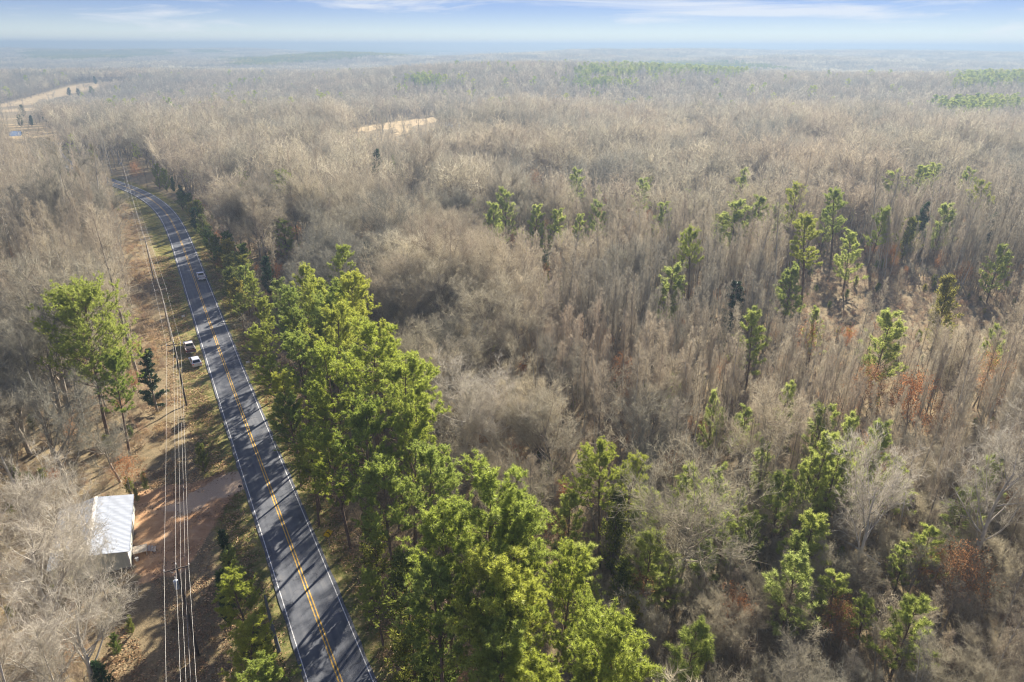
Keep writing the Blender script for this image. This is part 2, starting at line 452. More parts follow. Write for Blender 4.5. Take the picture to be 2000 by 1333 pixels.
def ivy_tree(seed, h=11, w=2.1, n=9000):
    r = np.random.RandomState(seed)
    o = np.zeros((1, 3))
    t0, tr0 = grow(r, o, np.array([[0, 0, 1.]]), h, .2, 6, 0, .03, .2)
    wood = [tubes(t0, tr0, 6)]
    b, t, p, d, rr = spawn(r, t0, tr0, 50, .1, 1, 55, 85, True)
    L1 = w*np.clip(1.15-t, 0, 1)**.5*r.uniform(.5, 1.15, len(p))
    l1, r1 = grow(r, p, d, L1, .03, 3, .1, .12, .3); wood.append(tubes(l1, r1, 3))
    b, t, p, d, rr = spawn(r, l1, r1, n//50, .2, 1.05, 30, 90)
    return wood, [leaves(r, p+rnd_dir(r, len(p))*.2, d, r.uniform(.16, .34, len(p)), .14)]
def rusty_tree(seed, h=8, rc=2.6, n=2600, leaf=.16):
    wood, tw = spread_tree(seed, h, rc, 1)
    r = np.random.RandomState(seed+5)
    V = tw[-1][0].reshape(-1, 3, 3)
    c = V[r.randint(0, len(V), n), 2]+rnd_dir(r, n)*.25
    return wood, [tw[0], leaves(r, c, rnd_dir(r, n), leaf, leaf*.7)]
def bush(seed, h=1.6, n=130, w=.02):
    r = np.random.RandomState(seed)
    k = 9
    P0 = r.normal(size=(k, 3))*.15; P0[:, 2] = 0
    D = norm(np.concatenate([r.normal(size=(k, 2))*.45, np.ones((k, 1))], 1))
    l, q = grow(r, P0, D, h*r.uniform(.6, 1, k), .014, 3, .1, .15, .3)
    b, t, p, d, rr = spawn(r, l, q, n//k, .2, 1, 20, 60)
    l2, q2 = grow(r, p, d, r.uniform(.2, .6, len(p))*h*.6, .01, 1, .2, .1)
    b, t, p2, d2, rr = spawn(r, l2, q2, 4, .2, 1, 20, 60)
    return [tubes(l, q, 3)], [slivers(r, p, d, r.uniform(.3, .6, len(p))*h*.6, w), slivers(r, p2, d2, r.uniform(.15, .4, len(p2))*h*.6, w)]
def grass_patch(seed, n=70, h=.35, w=.02, rad=.7):
    r = np.random.RandomState(seed)
    P0 = r.normal(size=(n, 3))*rad*.5; P0[:, 2] = -.02
    D = norm(np.concatenate([r.normal(size=(n, 2))*.5, np.ones((n, 1))], 1))
    return [], [slivers(r, P0, D, h*r.uniform(.4, 1.1, n), w)]

def two(name, wt, mw, mf):
    """trunk mesh and crown mesh"""
    wood, tw = wt
    V, T, M = join([(a, b, 0) for a, b in wood]); tm = mesh_from(name+'_trunk', V, T, M, [mw])
    V, T, M = join([(a, b, 0) for a, b in tw]); cm = mesh_from(name+'_crown', V, T, M, [mf])
    return tm, cm
def one(name, wt, mw, mf):
    wood, tw = wt
    V, T, M = join([(a, b, 0) for a, b in wood]+[(a, b, 1) for a, b in tw])
    return mesh_from(name, V, T, M, [mw, mf])

# kinds of individual trees: list of (trunk mesh, crown mesh), native height
KIND = {}
KIND['spreading'] = ([two('spreading_hardwood', spread_tree(s, 16, rc), BARK, TW) for s, rc in ((1, 6.5), (2, 5.6), (3, 7.0), (4, 6.0))], 16)
KIND['slim'] = ([two('slim_hardwood', slim_tree(s, 19, 0, rc), BARKP if s % 2 else BARK, TWB) for s, rc in ((11, 2.4), (12, 3.0), (13, 2.0), (14, 2.7))], 19)
KIND['pale'] = ([two('pale_hardwood', spread_tree(s, 17, 6.3), BARKP, TWP) for s in (21, 22)], 17)
KIND['pine'] = ([two('pine', pine_tree(s, 23, 0, b, rc), BARKPINE, PN) for s, b, rc in ((31, .42, 4.8), (32, .5, 5.4), (33, .38, 4.2), (34, .46, 5.0))]+[two('pine', pine_tree(37, 23, 0, .40, 7.8, 125), BARKPINE, PN)], 23)
KIND['young'] = ([two('young_pine', young_pine(s, 10), BARKPINE, PY) for s in (41, 42, 43)], 10)
KIND['cedar'] = ([two('cedar', cedar_tree(s, 9, w), BARKPINE, CD) for s, w in ((51, 2.3), (52, 3.0))], 9)
KIND['dark'] = ([two('dark_cedar', cedar_tree(53, 9, 2.0), BARKPINE, CDD)], 9)
KIND['ivy'] = ([two('ivy_tree', ivy_tree(61), BARK, IVY)], 11)
KIND['rusty'] = ([two('rusty_tree', rusty_tree(71), BARK, RUST), two('rusty_tree', rusty_tree(72), BARK, RUST)], 8)
TREES = []                                   # x, y of what already stands
def tree(kind, x, y, h, label, cat='tree', group=None, name=None, wide=1.0, rz=None, var=None):
    ms, h0 = KIND[kind]
    v = rs.randint(min(4, len(ms))) if var is None else var
    nm = name or {'spreading': 'bare_tree', 'slim': 'bare_tree', 'pale': 'bare_tree', 'pine': 'pine_tree', 'young': 'young_pine',
                  'cedar': 'cedar_tree', 'dark': 'cedar_tree', 'ivy': 'ivy_tree', 'rusty': 'brown_leaved_tree'}[kind]
    t = thing(nm, label, cat, (x, y, float(hgt(x, y))-.05), rs.rand()*6.28 if rz is None else rz, group)
    s = h/h0
    t.scale = (s*wide, s*wide, s)
    child('trunk', ms[v][0], t); child('crown', ms[v][1], t)
    TREES.append((x, y, h*.18*wide))
    return t
def at_top(px, py, h):
    return G(px, py, h)

# ---------------------------------------------------------------- road line
road_px = [(664, 1333), (614, 1194), (570, 1071), (527, 944), (487, 850), (466, 794), (434, 699), (392, 581), (368, 512),
           (353, 467), (329, 416), (299, 389), (260, 370), (227, 362)]
rp = [G(*p) for p in road_px]
a, b = np.array(rp[0]), np.array(rp[5]); dr = (a-b)/np.linalg.norm(a-b)
rp = [tuple(a+dr*90), tuple(a+dr*45)]+rp
e = np.array(rp[-1]); d2 = np.array(rp[-1])-np.array(rp[-2]); d2 /= np.linalg.norm(d2)
ang = math.atan2(d2[1], d2[0])
for k in range(8):
    e = e+np.array([math.cos(ang), math.sin(ang)])*25; ang -= math.radians(3); rp.append(tuple(e))
rp = np.array(rp)
def resample(pts, step, it=3):
    for _ in range(it):
        seg = np.r_[0, np.cumsum(np.hypot(*np.diff(pts, axis=0).T))]
        s = np.arange(0, seg[-1], 6.0 if _ < it-1 else step)
        q = np.stack([np.interp(s, seg, pts[:, 0]), np.interp(s, seg, pts[:, 1])], 1)
        if _ < it-1:
            for __ in range(12):
                q[1:-1] = .5*q[1:-1]+.25*(q[:-2]+q[2:])
        pts = q
    return pts
RC = resample(rp, 2.0)
tan = np.gradient(RC, axis=0); tan /= np.linalg.norm(tan, axis=1)[:, None]
RN = np.stack([tan[:, 1], -tan[:, 0]], 1)              # to the right of travel, away from the camera
RS = np.r_[0, np.cumsum(np.hypot(*np.diff(RC, axis=0).T))]
def road_off(x, y):
    """signed distance from the road's centre (right positive) and the distance along"""
    x = np.atleast_1d(np.asarray(x, float)); y = np.atleast_1d(np.asarray(y, float))
    off = np.full(x.shape, 1e9); sa = np.zeros(x.shape)
    pts = np.stack([x, y], 1)
    for c0 in range(0, len(pts), 4000):
        q = pts[c0:c0+4000]
        d = q[:, None, :]-RC[None]
        k = (d**2).sum(2).argmin(1)
        dd = q-RC[k]
        off[c0:c0+4000] = np.sign((dd*RN[k]).sum(1))*np.hypot(dd[:, 0], dd[:, 1]); sa[c0:c0+4000] = RS[k]
    return off, sa
def along(s):
    i = np.searchsorted(RS, s); i = min(max(i, 1), len(RC)-1)
    return RC[i], tan[i], RN[i]

# areas of open ground as the photograph shows them (photo pixels)
OPEN = [
    [(222, 330), (226, 372), (240, 470), (262, 590), (276, 690), (288, 800), (262, 880), (262, 962), (262, 1085), (212, 1125), (200, 1333), (200, 1500),
     (860, 1500), (745, 1333), (690, 1180), (622, 1030), (560, 900), (508, 760), (470, 640), (438, 560), (415, 500), (385, 420), (340, 385), (285, 350), (290, 330), (260, 318)],
    [(125, 985), (262, 965), (262, 1085), (212, 1125), (180, 1090)],
]
FIELDS = [
    [(660, 262), (700, 250), (760, 240), (850, 229), (950, 230), (915, 238), (840, 240), (805, 247), (798, 262), (775, 265), (768, 250), (700, 259)],
    [(0, 210), (65, 192), (110, 178), (150, 164), (190, 160), (190, 178), (140, 186), (110, 190), (70, 196), (62, 208), (30, 222), (0, 240)],
    [(18, 240), (60, 243), (90, 246), (80, 256), (20, 252)],
    [(14, 256), (50, 258), (100, 262), (90, 268), (14, 272)],
    [(190, 152), (250, 146), (250, 152), (200, 158)],
]
ALLCLEAR = OPEN+FIELDS+[[(1590, 470), (1680, 480), (1690, 530), (1600, 545)], [(1500, 570), (1640, 525), (1760, 560), (1990, 595), (1990, 625), (1720, 620), (1560, 602)]]
bx0, by0 = -53.6, 70.6                       # the shed
b_rz = math.radians(25)
road_w = 3.02

# ---------------------------------------------------------------- ground sheet
def axis(lo, hi, step, far, gr=1.10):
    a = list(np.arange(lo, hi+.01, step)); s = step
    while a[-1] < far: s *= gr; a.append(a[-1]+s)
    s = step; b = []
    q = a[0]
    while q > -far: s *= gr; q -= s; b.append(q)
    return np.array(b[::-1]+a)
gx = axis(-230, 70, 1.6, 17000); gy = axis(20, 380, 1.6, 17000)
X, Y = np.meshgrid(gx, gy); xf, yf = X.ravel(), Y.ravel()
zf = hgt(xf, yf)
near = (np.abs(xf) < 420) & (yf > -150) & (yf < 600)
off = np.full(xf.shape, 1e6); sal = np.zeros(xf.shape)
off[near], sal[near] = road_off(xf[near], yf[near])
rough_amt = smooth(4.5, 10, np.abs(off))
micro = 0.22*np.sin(xf/3.1+np.sin(yf/4.7))*np.cos(yf/3.7+1.1*np.sin(xf/6))+.12*np.sin(xf*1.1+yf*.7)
zf = zf+np.where(near, rough_amt*micro*(1-smooth(8, 14, -0*off)), 0)
ditch = -0.45*np.exp(-((off-6.6)/1.5)**2)-0.30*np.exp(-((off+7.0)/1.6)**2)
zf = zf+np.where(near, ditch, 0)
# keep the shed's pad and the yard level
dpad = np.hypot(xf-bx0, yf-by0); zf = np.where(dpad < 12, zf*smooth(8, 12, dpad), zf)
px, py = P(xf, yf, zf)
vis = yf > 15
grassm = np.zeros(xf.shape); dirt = np.zeros(xf.shape); field = np.zeros(xf.shape); gravel = np.zeros(xf.shape)
grassm = np.where(near, smooth(11, 5, np.abs(off+1.0))*.80, 0)
YARD = [(262, 965), (300, 955), (360, 945), (440, 925), (478, 945), (450, 975), (420, 1010), (400, 1060), (372, 1110), (330, 1120), (285, 1140), (250, 1120), (262, 1085)]
dirt = np.where(vis & inpoly(px, py, YARD), 1.0, 0)
DRIVE = [(480, 916), (494, 954), (440, 968), (405, 982), (345, 1008), (335, 988), (410, 944), (450, 926)]
gravel = np.where(vis & inpoly(px, py, DRIVE), 1.0, 0)
PULL = [(345, 640), (392, 640), (410, 720), (418, 760), (372, 770), (350, 700)]
gravel = np.where(vis & inpoly(px, py, PULL), .12, gravel)
for f in FIELDS: field = np.where(vis & inpoly(px, py, f), 1.0, field)
ny, nx = X.shape
idx = np.arange(nx*ny).reshape(ny, nx)
Fq = np.stack([idx[:-1, :-1], idx[:-1, 1:], idx[1:, 1:], idx[1:, :-1]], -1).reshape(-1, 4)
gm = bpy.data.meshes.new('ground')
gm.vertices.add(len(xf)); gm.vertices.foreach_set('co', np.stack([xf, yf, zf], 1).astype(np.float32).ravel())
gm.loops.add(Fq.size); gm.loops.foreach_set('vertex_index', Fq.astype(np.int32).ravel())
gm.polygons.add(len(Fq)); gm.polygons.foreach_set('loop_start', np.arange(0, Fq.size, 4, dtype=np.int32))
gm.polygons.foreach_set('use_smooth', np.ones(len(Fq), bool))
gm.update()
ca = gm.color_attributes.new('cover', 'FLOAT_COLOR', 'POINT')
ca.data.foreach_set('color', np.stack([grassm, dirt, field, gravel], 1).astype(np.float32).ravel())
mt, t = mat('woodland_ground')
o = N(t, 'ShaderNodeOutputMaterial'); bs = N(t, 'ShaderNodeBsdfPrincipled'); bs.inputs['Roughness'].default_value = 1.0
bs.inputs['Specular IOR Level'].default_value = 0.05
at = N(t, 'ShaderNodeAttribute', attribute_name='cover')
sp = N(t, 'ShaderNodeSeparateColor'); t.links.new(at.outputs['Color'], sp.inputs[0])
tc = N(t, 'ShaderNodeTexCoord')
def noise(scale, detail=6, rough=.6, dist=0.0):
    n = N(t, 'ShaderNodeTexNoise'); n.inputs['Scale'].default_value = scale; n.inputs['Detail'].default_value = detail
    n.inputs['Roughness'].default_value = rough; n.inputs['Distortion'].default_value = dist
    t.links.new(tc.outputs['Object'], n.inputs['Vector']); return n
def ramp(src, stops):
    r = N(t, 'ShaderNodeValToRGB'); el = r.color_ramp.elements
    while len(el) < len(stops): el.new(.5)
    for i, (p_, c_) in enumerate(stops): el[i].position = p_; el[i].color = (*c_, 1)
    t.links.new(src, r.inputs[0]); return r.outputs[0]
def mixc(f, a_, b_):
    x = N(t, 'ShaderNodeMix', data_type='RGBA')
    t.links.new(f, x.inputs['Factor']); t.links.new(a_, x.inputs['A']); t.links.new(b_, x.inputs['B']); return x.outputs['Result']
def edge(maskout, n, lo=.35, hi=.65):
    """a mask with a ragged edge"""
    ad = N(t, 'ShaderNodeMath', operation='MULTIPLY_ADD'); t.links.new(n, ad.inputs[0]); ad.inputs[1].default_value = 1.3
    ad.inputs[2].default_value = -.65
    s = N(t, 'ShaderNodeMath', operation='ADD'); t.links.new(maskout, s.inputs[0]); t.links.new(ad.outputs[0], s.inputs[1])
    mr = N(t, 'ShaderNodeMapRange', interpolation_type='SMOOTHSTEP'); mr.inputs['From Min'].default_value = lo; mr.inputs['From Max'].default_value = hi
    t.links.new(s.outputs[0], mr.inputs['Value']); return mr.outputs[0]
n1 = noise(.9, 9, .7); n2 = noise(.13, 5, .6, .6); n3 = noise(6.0, 6, .75); n4 = noise(.4, 6, .65, .4)
litter = ramp(n3.outputs[0], [(.28, (.085, .067, .042)), (.45, (.18, .14, .085)), (.58, (.32, .25, .15)), (.72, (.50, .40, .26))])
litter2 = ramp(n1.outputs[0], [(.3, (.12, .11, .055)), (.5, (.24, .19, .11)), (.7, (.36, .29, .17))])
base = mixc(n2.outputs[0], litter, litter2)
gr = ramp(n1.outputs[0], [(.3, (.075, .10, .03)), (.45, (.16, .17, .055)), (.56, (.28, .24, .10)), (.70, (.40, .31, .16))])
dr_ = ramp(n4.outputs[0], [(.3, (.30, .17, .09)), (.5, (.44, .27, .15)), (.7, (.56, .39, .24))])
fl = mixc(n3.outputs[0], ramp(n2.outputs[0], [(.35, (.36, .27, .15)), (.5, (.50, .37, .21)), (.65, (.58, .46, .28))]), ramp(n1.outputs[0], [(.35, (.30, .25, .13)), (.65, (.52, .40, .24))]))
gv = ramp(n3.outputs[0], [(.3, (.44, .32, .21)), (.7, (.62, .48, .34))])
c = mixc(edge(sp.outputs[0], n4.outputs[0]), base, gr)
c = mixc(edge(sp.outputs[1], n4.outputs[0]), c, dr_)
c = mixc(edge(sp.outputs[2], n4.outputs[0]), c, fl)
c = mixc(edge(at.outputs['Alpha'], n4.outputs[0], .3, .6), c, gv)
t.links.new(c, bs.inputs['Base Color'])
bp = N(t, 'ShaderNodeBump'); bp.inputs['Strength'].default_value = .8; bp.inputs['Distance'].default_value = .12
t.links.new(n3.outputs[0], bp.inputs['Height']); t.links.new(bp.outputs[0], bs.inputs['Normal'])
t.links.new(bs.outputs[0], o.inputs['Surface'])
gm.materials.append(mt)
ground = bpy.data.objects.new('ground', gm); col.objects.link(ground)
tag(ground, 'rolling ground under the woods, brown leaf litter, tan fields and grass verges', kind='structure')

# ---------------------------------------------------------------- road
def strip(name, o0, o1, z, material, jitter=0.0, s0=0, s1=None, uv=True, thick=0.0):
    r = np.random.RandomState(5)
    k = (RS >= s0) & (RS <= (s1 or RS[-1]))
    c, nn, ss = RC[k], RN[k], RS[k]
    j0 = r.normal(size=len(c))*jitter; j1 = r.normal(size=len(c))*jitter
    cols = np.linspace(0, 1, 2)
    A = c+nn*(o0+j0)[:, None]; B = c+nn*(o1+j1)[:, None]
    n = len(c)
    V = [(*p, z) for p in A]+[(*p, z) for p in B]
    F = [(i, n+i, n+i+1, i+1) for i in range(n-1)]
    if thick:
        V += [(*(p-q*.12), z-thick) for p, q in zip(A, nn)]+[(*(p+q*.12), z-thick) for p, q in zip(B, nn)]
        F += [(2*n+i, i, i+1, 2*n+i+1) for i in range(n-1)]+[(n+i, 3*n+i, 3*n+i+1, n+i+1) for i in range(n-1)]
    me = bpy.data.meshes.new(name); me.from_pydata(V, [], F)
    ul = me.uv_layers.new(name='UVMap')
    uvv = [(o0, s) for s in ss]+[(o1, s) for s in ss]
    if thick: uvv += uvv
    for l in me.loops: ul.data[l.index].uv = uvv[l.vertex_index]
    me.materials.append(material); me.update()
    ob = bpy.data.objects.new(name, me); col.objects.link(ob)
    return ob
mt, t = mat('asphalt')
o = N(t, 'ShaderNodeOutputMaterial'); bs = N(t, 'ShaderNodeBsdfPrincipled'); bs.inputs['Roughness'].default_value = .85
bs.inputs['Specular IOR Level'].default_value = .35
tc = N(t, 'ShaderNodeTexCoord')
uvm = N(t, 'ShaderNodeMapping'); uvm.inputs['Scale'].default_value = (1.2, .05, 1); t.links.new(tc.outputs['UV'], uvm.inputs['Vector'])
nl = N(t, 'ShaderNodeTexNoise'); nl.inputs['Scale'].default_value = 1.5; nl.inputs['Detail'].default_value = 6; t.links.new(uvm.outputs[0], nl.inputs['Vector'])
na = noise(.5, 6); nb = noise(14, 5, .8)
sx = N(t, 'ShaderNodeSeparateXYZ'); t.links.new(tc.outputs['UV'], sx.inputs[0])
ab = N(t, 'ShaderNodeMath', operation='ABSOLUTE'); t.links.new(sx.outputs['X'], ab.inputs[0])
w1 = N(t, 'ShaderNodeMath', operation='MULTIPLY'); w1.inputs[1].default_value = 4.2; t.links.new(ab.outputs[0], w1.inputs[0])
w2 = N(t, 'ShaderNodeMath', operation='SINE'); t.links.new(w1.outputs[0], w2.inputs[0])
s1 = N(t, 'ShaderNodeMath', operation='MULTIPLY_ADD'); s1.inputs[1].default_value = .05; t.links.new(w2.outputs[0], s1.inputs[0]); t.links.new(nl.outputs[0], s1.inputs[2])
s2 = N(t, 'ShaderNodeMath', operation='ADD'); t.links.new(s1.outputs[0], s2.inputs[0]); t.links.new(na.outputs[0], s2.inputs[1])
s3 = N(t, 'ShaderNodeMath', operation='MULTIPLY_ADD'); s3.inputs[1].default_value = .35; t.links.new(nb.outputs[0], s3.inputs[0]); t.links.new(s2.outputs[0], s3.inputs[2])
ac = ramp(s3.outputs[0], [(.0, (.06, .062, .066)), (1.0, (.06, .062, .066))])
mrn = N(t, 'ShaderNodeMapRange'); mrn.inputs['From Min'].default_value = .85; mrn.inputs['From Max'].default_value = 1.55
t.links.new(s3.outputs[0], mrn.inputs['Value'])
ac = ramp(mrn.outputs[0], [(0, (.078, .086, .102)), (.5, (.112, .121, .138)), (1, (.175, .178, .185))])
vo = N(t, 'ShaderNodeTexVoronoi', feature='DISTANCE_TO_EDGE'); vo.inputs['Scale'].default_value = .11; vo.inputs['Randomness'].default_value = 1
wv = N(t, 'ShaderNodeVectorMath', operation='MULTIPLY_ADD'); t.links.new(na.outputs['Color'], wv.inputs[0]); wv.inputs[1].default_value = (4, 4, 0); t.links.new(tc.outputs['Object'], wv.inputs[2])
t.links.new(wv.outputs[0], vo.inputs['Vector'])
cmk = N(t, 'ShaderNodeMapRange'); cmk.inputs['From Min'].default_value = .0; cmk.inputs['From Max'].default_value = .006
cmk.inputs['To Min'].default_value = .45; cmk.inputs['To Max'].default_value = 1; t.links.new(vo.outputs[0], cmk.inputs['Value'])
mm = N(t, 'ShaderNodeVectorMath', operation='SCALE'); t.links.new(ac, mm.inputs[0]); t.links.new(cmk.outputs[0], mm.inputs['Scale'])
t.links.new(mm.outputs[0], bs.inputs['Base Color'])
bp = N(t, 'ShaderNodeBump'); bp.inputs['Strength'].default_value = .3; bp.inputs['Distance'].default_value = .01
t.links.new(nb.outputs[0], bp.inputs['Height']); t.links.new(bp.outputs[0], bs.inputs['Normal']); t.links.new(bs.outputs[0], o.inputs['Surface'])
ASPH = mt
def paint(name, color):
    global t, tc
    mt, t = mat(name)
    o = N(t, 'ShaderNodeOutputMaterial'); bs = N(t, 'ShaderNodeBsdfPrincipled'); bs.inputs['Roughness'].default_value = .7
    tc = N(t, 'ShaderNodeTexCoord')
    n_ = noise(3.5, 8, .8)
    cc = ramp(n_.outputs[0], [(.36, (.16, .16, .16)), (.52, color), (1, tuple(min(1, q*1.1) for q in color))])
    t.links.new(cc, bs.inputs['Base Color']); t.links.new(bs.outputs[0], o.inputs['Surface'])
    return mt
WP = paint('white_road_paint', (.74, .74, .72)); YP = paint('yellow_road_paint', (.72, .42, .04))
rd = strip('road', -3.32, 3.32, .09, ASPH, .05, thick=.30)
tag(rd, 'two lane grey asphalt road curving away to the left through the woods', kind='structure')
for a_, b_, m_, lb in ((-3.0, -2.895, WP, 'white painted edge line along the left side of the road'), (2.895, 3.0, WP, 'white painted edge line along the right side of the road'),
                       (-.24, -.10, YP, 'left stripe of the double yellow centre line'), (.10, .24, YP, 'right stripe of the double yellow centre line')):
    s_ = strip('road_marking', a_, b_, .095, m_); tag(s_, lb, kind='structure')

# ---------------------------------------------------------------- small mesh builder for made things
class MB:
    def __init__(self): self.bm = bmesh.new()
    def hexa(self, c8):
        v = [self.bm.verts.new(p) for p in c8]
        for f in ((0, 3, 2, 1), (4, 5, 6, 7), (0, 1, 5, 4), (1, 2, 6, 5), (2, 3, 7, 6), (3, 0, 4, 7)):
            self.bm.faces.new([v[i] for i in f])
        return self
    def box(self, x0, x1, y0, y1, z0, z1, tx=0, ty0=0, ty1=0):
        """box whose top may be drawn in by tx at the sides and ty0 / ty1 at the ends"""
        return self.hexa([(x0, y0, z0), (x1, y0, z0), (x1, y1, z0), (x0, y1, z0),
                          (x0+tx, y0+ty0, z1), (x1-tx, y0+ty0, z1), (x1-tx, y1-ty1, z1), (x0+tx, y1-ty1, z1)])
    def prism(self, prof, x0, x1):
        """side profile (y, z) extruded across x"""
        a = [self.bm.verts.new((x0, y, z)) for y, z in prof]; b = [self.bm.verts.new((x1, y, z)) for y, z in prof]
        n = len(prof)
        self.bm.faces.new(a[::-1]); self.bm.faces.new(b)
        for i in range(n): self.bm.faces.new((a[i], a[(i+1) % n], b[(i+1) % n], b[i]))
        return self
    def tube(self, p, q, r0, r1=None, k=8, cap=True):
        r1 = r0 if r1 is None else r1
        p, q = Vector(p), Vector(q); ax = (q-p).normalized()
        u = ax.cross(Vector((0, 0, 1)) if abs(ax.z) < .9 else Vector((1, 0, 0))).normalized(); v = ax.cross(u)
        A = [self.bm.verts.new(p+(u*math.cos(i*2*math.pi/k)+v*math.sin(i*2*math.pi/k))*r0) for i in range(k)]
        B = [self.bm.verts.new(q+(u*math.cos(i*2*math.pi/k)+v*math.sin(i*2*math.pi/k))*r1) for i in range(k)]
        for i in range(k): self.bm.faces.new((A[i], A[(i+1) % k], B[(i+1) % k], B[i]))
        if cap: self.bm.faces.new(A[::-1]); self.bm.faces.new(B)
        return self
    def quad(self, *p):
        self.bm.faces.new([self.bm.verts.new(q) for q in p]); return self
    def build(self, name, material, parent=None, bevel=0.0):
        bmesh.ops.recalc_face_normals(self.bm, faces=self.bm.faces)
        if bevel: bmesh.ops.bevel(self.bm, geom=list(self.bm.edges), offset=bevel, segments=2, affect='EDGES', clamp_overlap=True)
        me = bpy.data.meshes.new(name); self.bm.to_mesh(me); self.bm.free(); me.materials.append(material)
        ob = bpy.data.objects.new(name, me); col.objects.link(ob); ob.parent = parent
        return ob

# ---------------------------------------------------------------- the metal shed
ROOF = simple('galvanised_roof_metal', (.42, .46, .52), .5, .2, .14, .6, spec=.5)
WALLM = simple('painted_wall_metal', (.55, .57, .50), .6, 0, .08, .5)
TRIM = simple('white_trim', (.72, .70, .66), .6)
BLOCK = simple('concrete_block', (.36, .33, .29), .9, var=.25, scale=6)
WOOD = simple('weathered_wood', (.46, .40, .32), .85, var=.3, scale=4)
DARK = simple('dark_metal', (.03, .03, .035), .5)
sh = thing('metal_shed', 'low metal shed with pale corrugated gable roof behind the bare trees by the dirt yard', 'shed', (bx0, by0, 0), b_rz)
LX, LY, EV, RG, FZ = 4.3, 6.4, 2.75, 3.65, .35
w = MB()
w.box(-LX+.2, -LX+.3, -LY+.2, LY-.2, FZ, EV-.02)
w.box(LX-.3, LX-.2, -LY+.2, LY-.2, FZ, EV-.02)
wl = w.build('wall', WALLM, sh)
for sgn in (-1, 1):
    g = MB(); y0, y1 = sorted((sgn*(LY-.2), sgn*(LY-.3)))
    prof = [(-LX+.3, FZ), (LX-.3, FZ), (LX-.3, EV-.03), (0, RG-.09), (-LX+.3, EV-.03)]
    a_ = [g.bm.verts.new((x, y0, z)) for x, z in prof]; b_ = [g.bm.verts.new((x, y1, z)) for x, z in prof]
    g.bm.faces.new(a_); g.bm.faces.new(b_[::-1])
    for i in range(5): g.bm.faces.new((a_[i], b_[i], b_[(i+1) % 5], a_[(i+1) % 5]))
    gw = g.build('gable_wall', WALLM, sh)
    n_p = 9; wd = (2*LX-.6)/n_p
    for i in range(n_p):                      # ribbed sheets of the end wall
        x0 = -LX+.3+i*wd; zt = EV-.06+(RG-EV-.06)*(1-max(abs(x0), abs(x0+wd))/(LX))
        pnl = MB(); yb = sgn*(LY-.195)
        for k in range(3):
            xr = x0+.08+k*wd/3; y_0, y_1 = sorted((yb, yb+sgn*.03))
            pnl.box(xr, xr+.07, y_0, y_1, FZ+.02, zt, .01)
        y_0, y_1 = sorted((sgn*(LY-.199), sgn*(LY-.190)))
        pnl.box(x0+.008, x0+wd-.008, y_0, y_1, FZ+.01, zt)
        pnl.build('wall_panel', WALLM, gw)
for yy in (-LY+.5, 0, LY-.5):
    for xx in (-LX+.5, 0, LX-.5):
        fd = MB(); fd.box(xx-.2, xx+.2, yy-.2, yy+.2, -.1, FZ-.01); fd.build('foundation_block', BLOCK, sh)
rf = MB()
sl = (RG-EV)/LX
for sgn in (-1, 1):
    rf.hexa([(0, -LY, RG-.05), (sgn*LX, -LY, EV-.05), (sgn*LX, LY, EV-.05), (0, LY, RG-.05), (0, -LY, RG-.01), (sgn*LX, -LY, EV-.01), (sgn*LX, LY, EV-.01), (0, LY, RG-.01)])
roof = rf.build('roof', ROOF, sh)
npan = 16; pw = 2*LY/npan
pm = {}
for sgn in (-1, 1):
    q = MB()
    def sheet(x0, x1, y0, y1, h0, h1):
        zf_ = lambda x: RG-sl*x
        q.hexa([(sgn*x0, y0, zf_(x0)+h0), (sgn*x1, y0, zf_(x1)+h0), (sgn*x1, y1, zf_(x1)+h0), (sgn*x0, y1, zf_(x0)+h0),
                (sgn*x0, y0+.01*(h1 > .02), zf_(x0)+h1), (sgn*x1, y0+.01*(h1 > .02), zf_(x1)+h1), (sgn*x1, y1-.01*(h1 > .02), zf_(x1)+h1), (sgn*x0, y1-.01*(h1 > .02), zf_(x0)+h1)])
    sheet(.06, LX+.12, .006, pw-.006, -.005, .008)
    for k in range(3): sheet(.06, LX+.12, .10+k*pw/3, .145+k*pw/3, .0085, .032)
    first = q.build('roof_panel', ROOF, roof); pm[sgn] = first
    first.location.y = -LY
    for i in range(1, npan):
        o_ = first.copy(); col.objects.link(o_); o_.parent = roof; o_.location.y = -LY+i*pw; o_.location.z = rs.uniform(0, .004)
rc_ = MB(); 
for sgn in (-1, 1): rc_.hexa([(0, -LY-.02, RG+.055), (sgn*.22, -LY-.02, RG+.01), (sgn*.22, LY+.02, RG+.01), (0, LY+.02, RG+.055), (0, -LY-.02, RG+.07), (sgn*.22, -LY-.02, RG+.025), (sgn*.22, LY+.02, RG+.025), (0, LY+.02, RG+.07)])
rc_.build('ridge_cap', TRIM, roof)
for sx_ in (-1, 1):
    for sy_ in (-1, 1):
        x0, x1 = sorted((sx_*(LX-.31), sx_*(LX-.17))); y0, y1 = sorted((sy_*(LY-.31), sy_*(LY-.15)))
        tr = MB(); tr.box(x0, x1, y0, y1, FZ-.02, EV-.08); tr.build('corner_trim', TRIM, sh)
dd = MB(); dd.box(LX-.197, LX-.15, -3.9, -2.9, FZ+.05, EV-.35); door = dd.build('door', TRIM, sh)
hd = MB(); hd.box(LX-.149, LX-.08, -3.05, -2.98, 1.3, 1.42); hd.build('handle', DARK, door)
for yy in (1.2, 4.2):
    wn = MB(); wn.box(LX-.196, LX-.15, yy-.5, yy+.5, 1.35, 2.25); fr_ = wn.build('window', TRIM, sh)
    gl = MB(); gl.box(LX-.149, LX-.135, yy-.42, yy+.42, 1.42, 2.18); gl.build('pane', simple('window_glass', (.04, .05, .06), .1, spec=.6), fr_)
def loc_b(x, y):
    c_, s_ = math.cos(b_rz), math.sin(b_rz)
    return bx0+x*c_-y*s_, by0+x*s_+y*c_
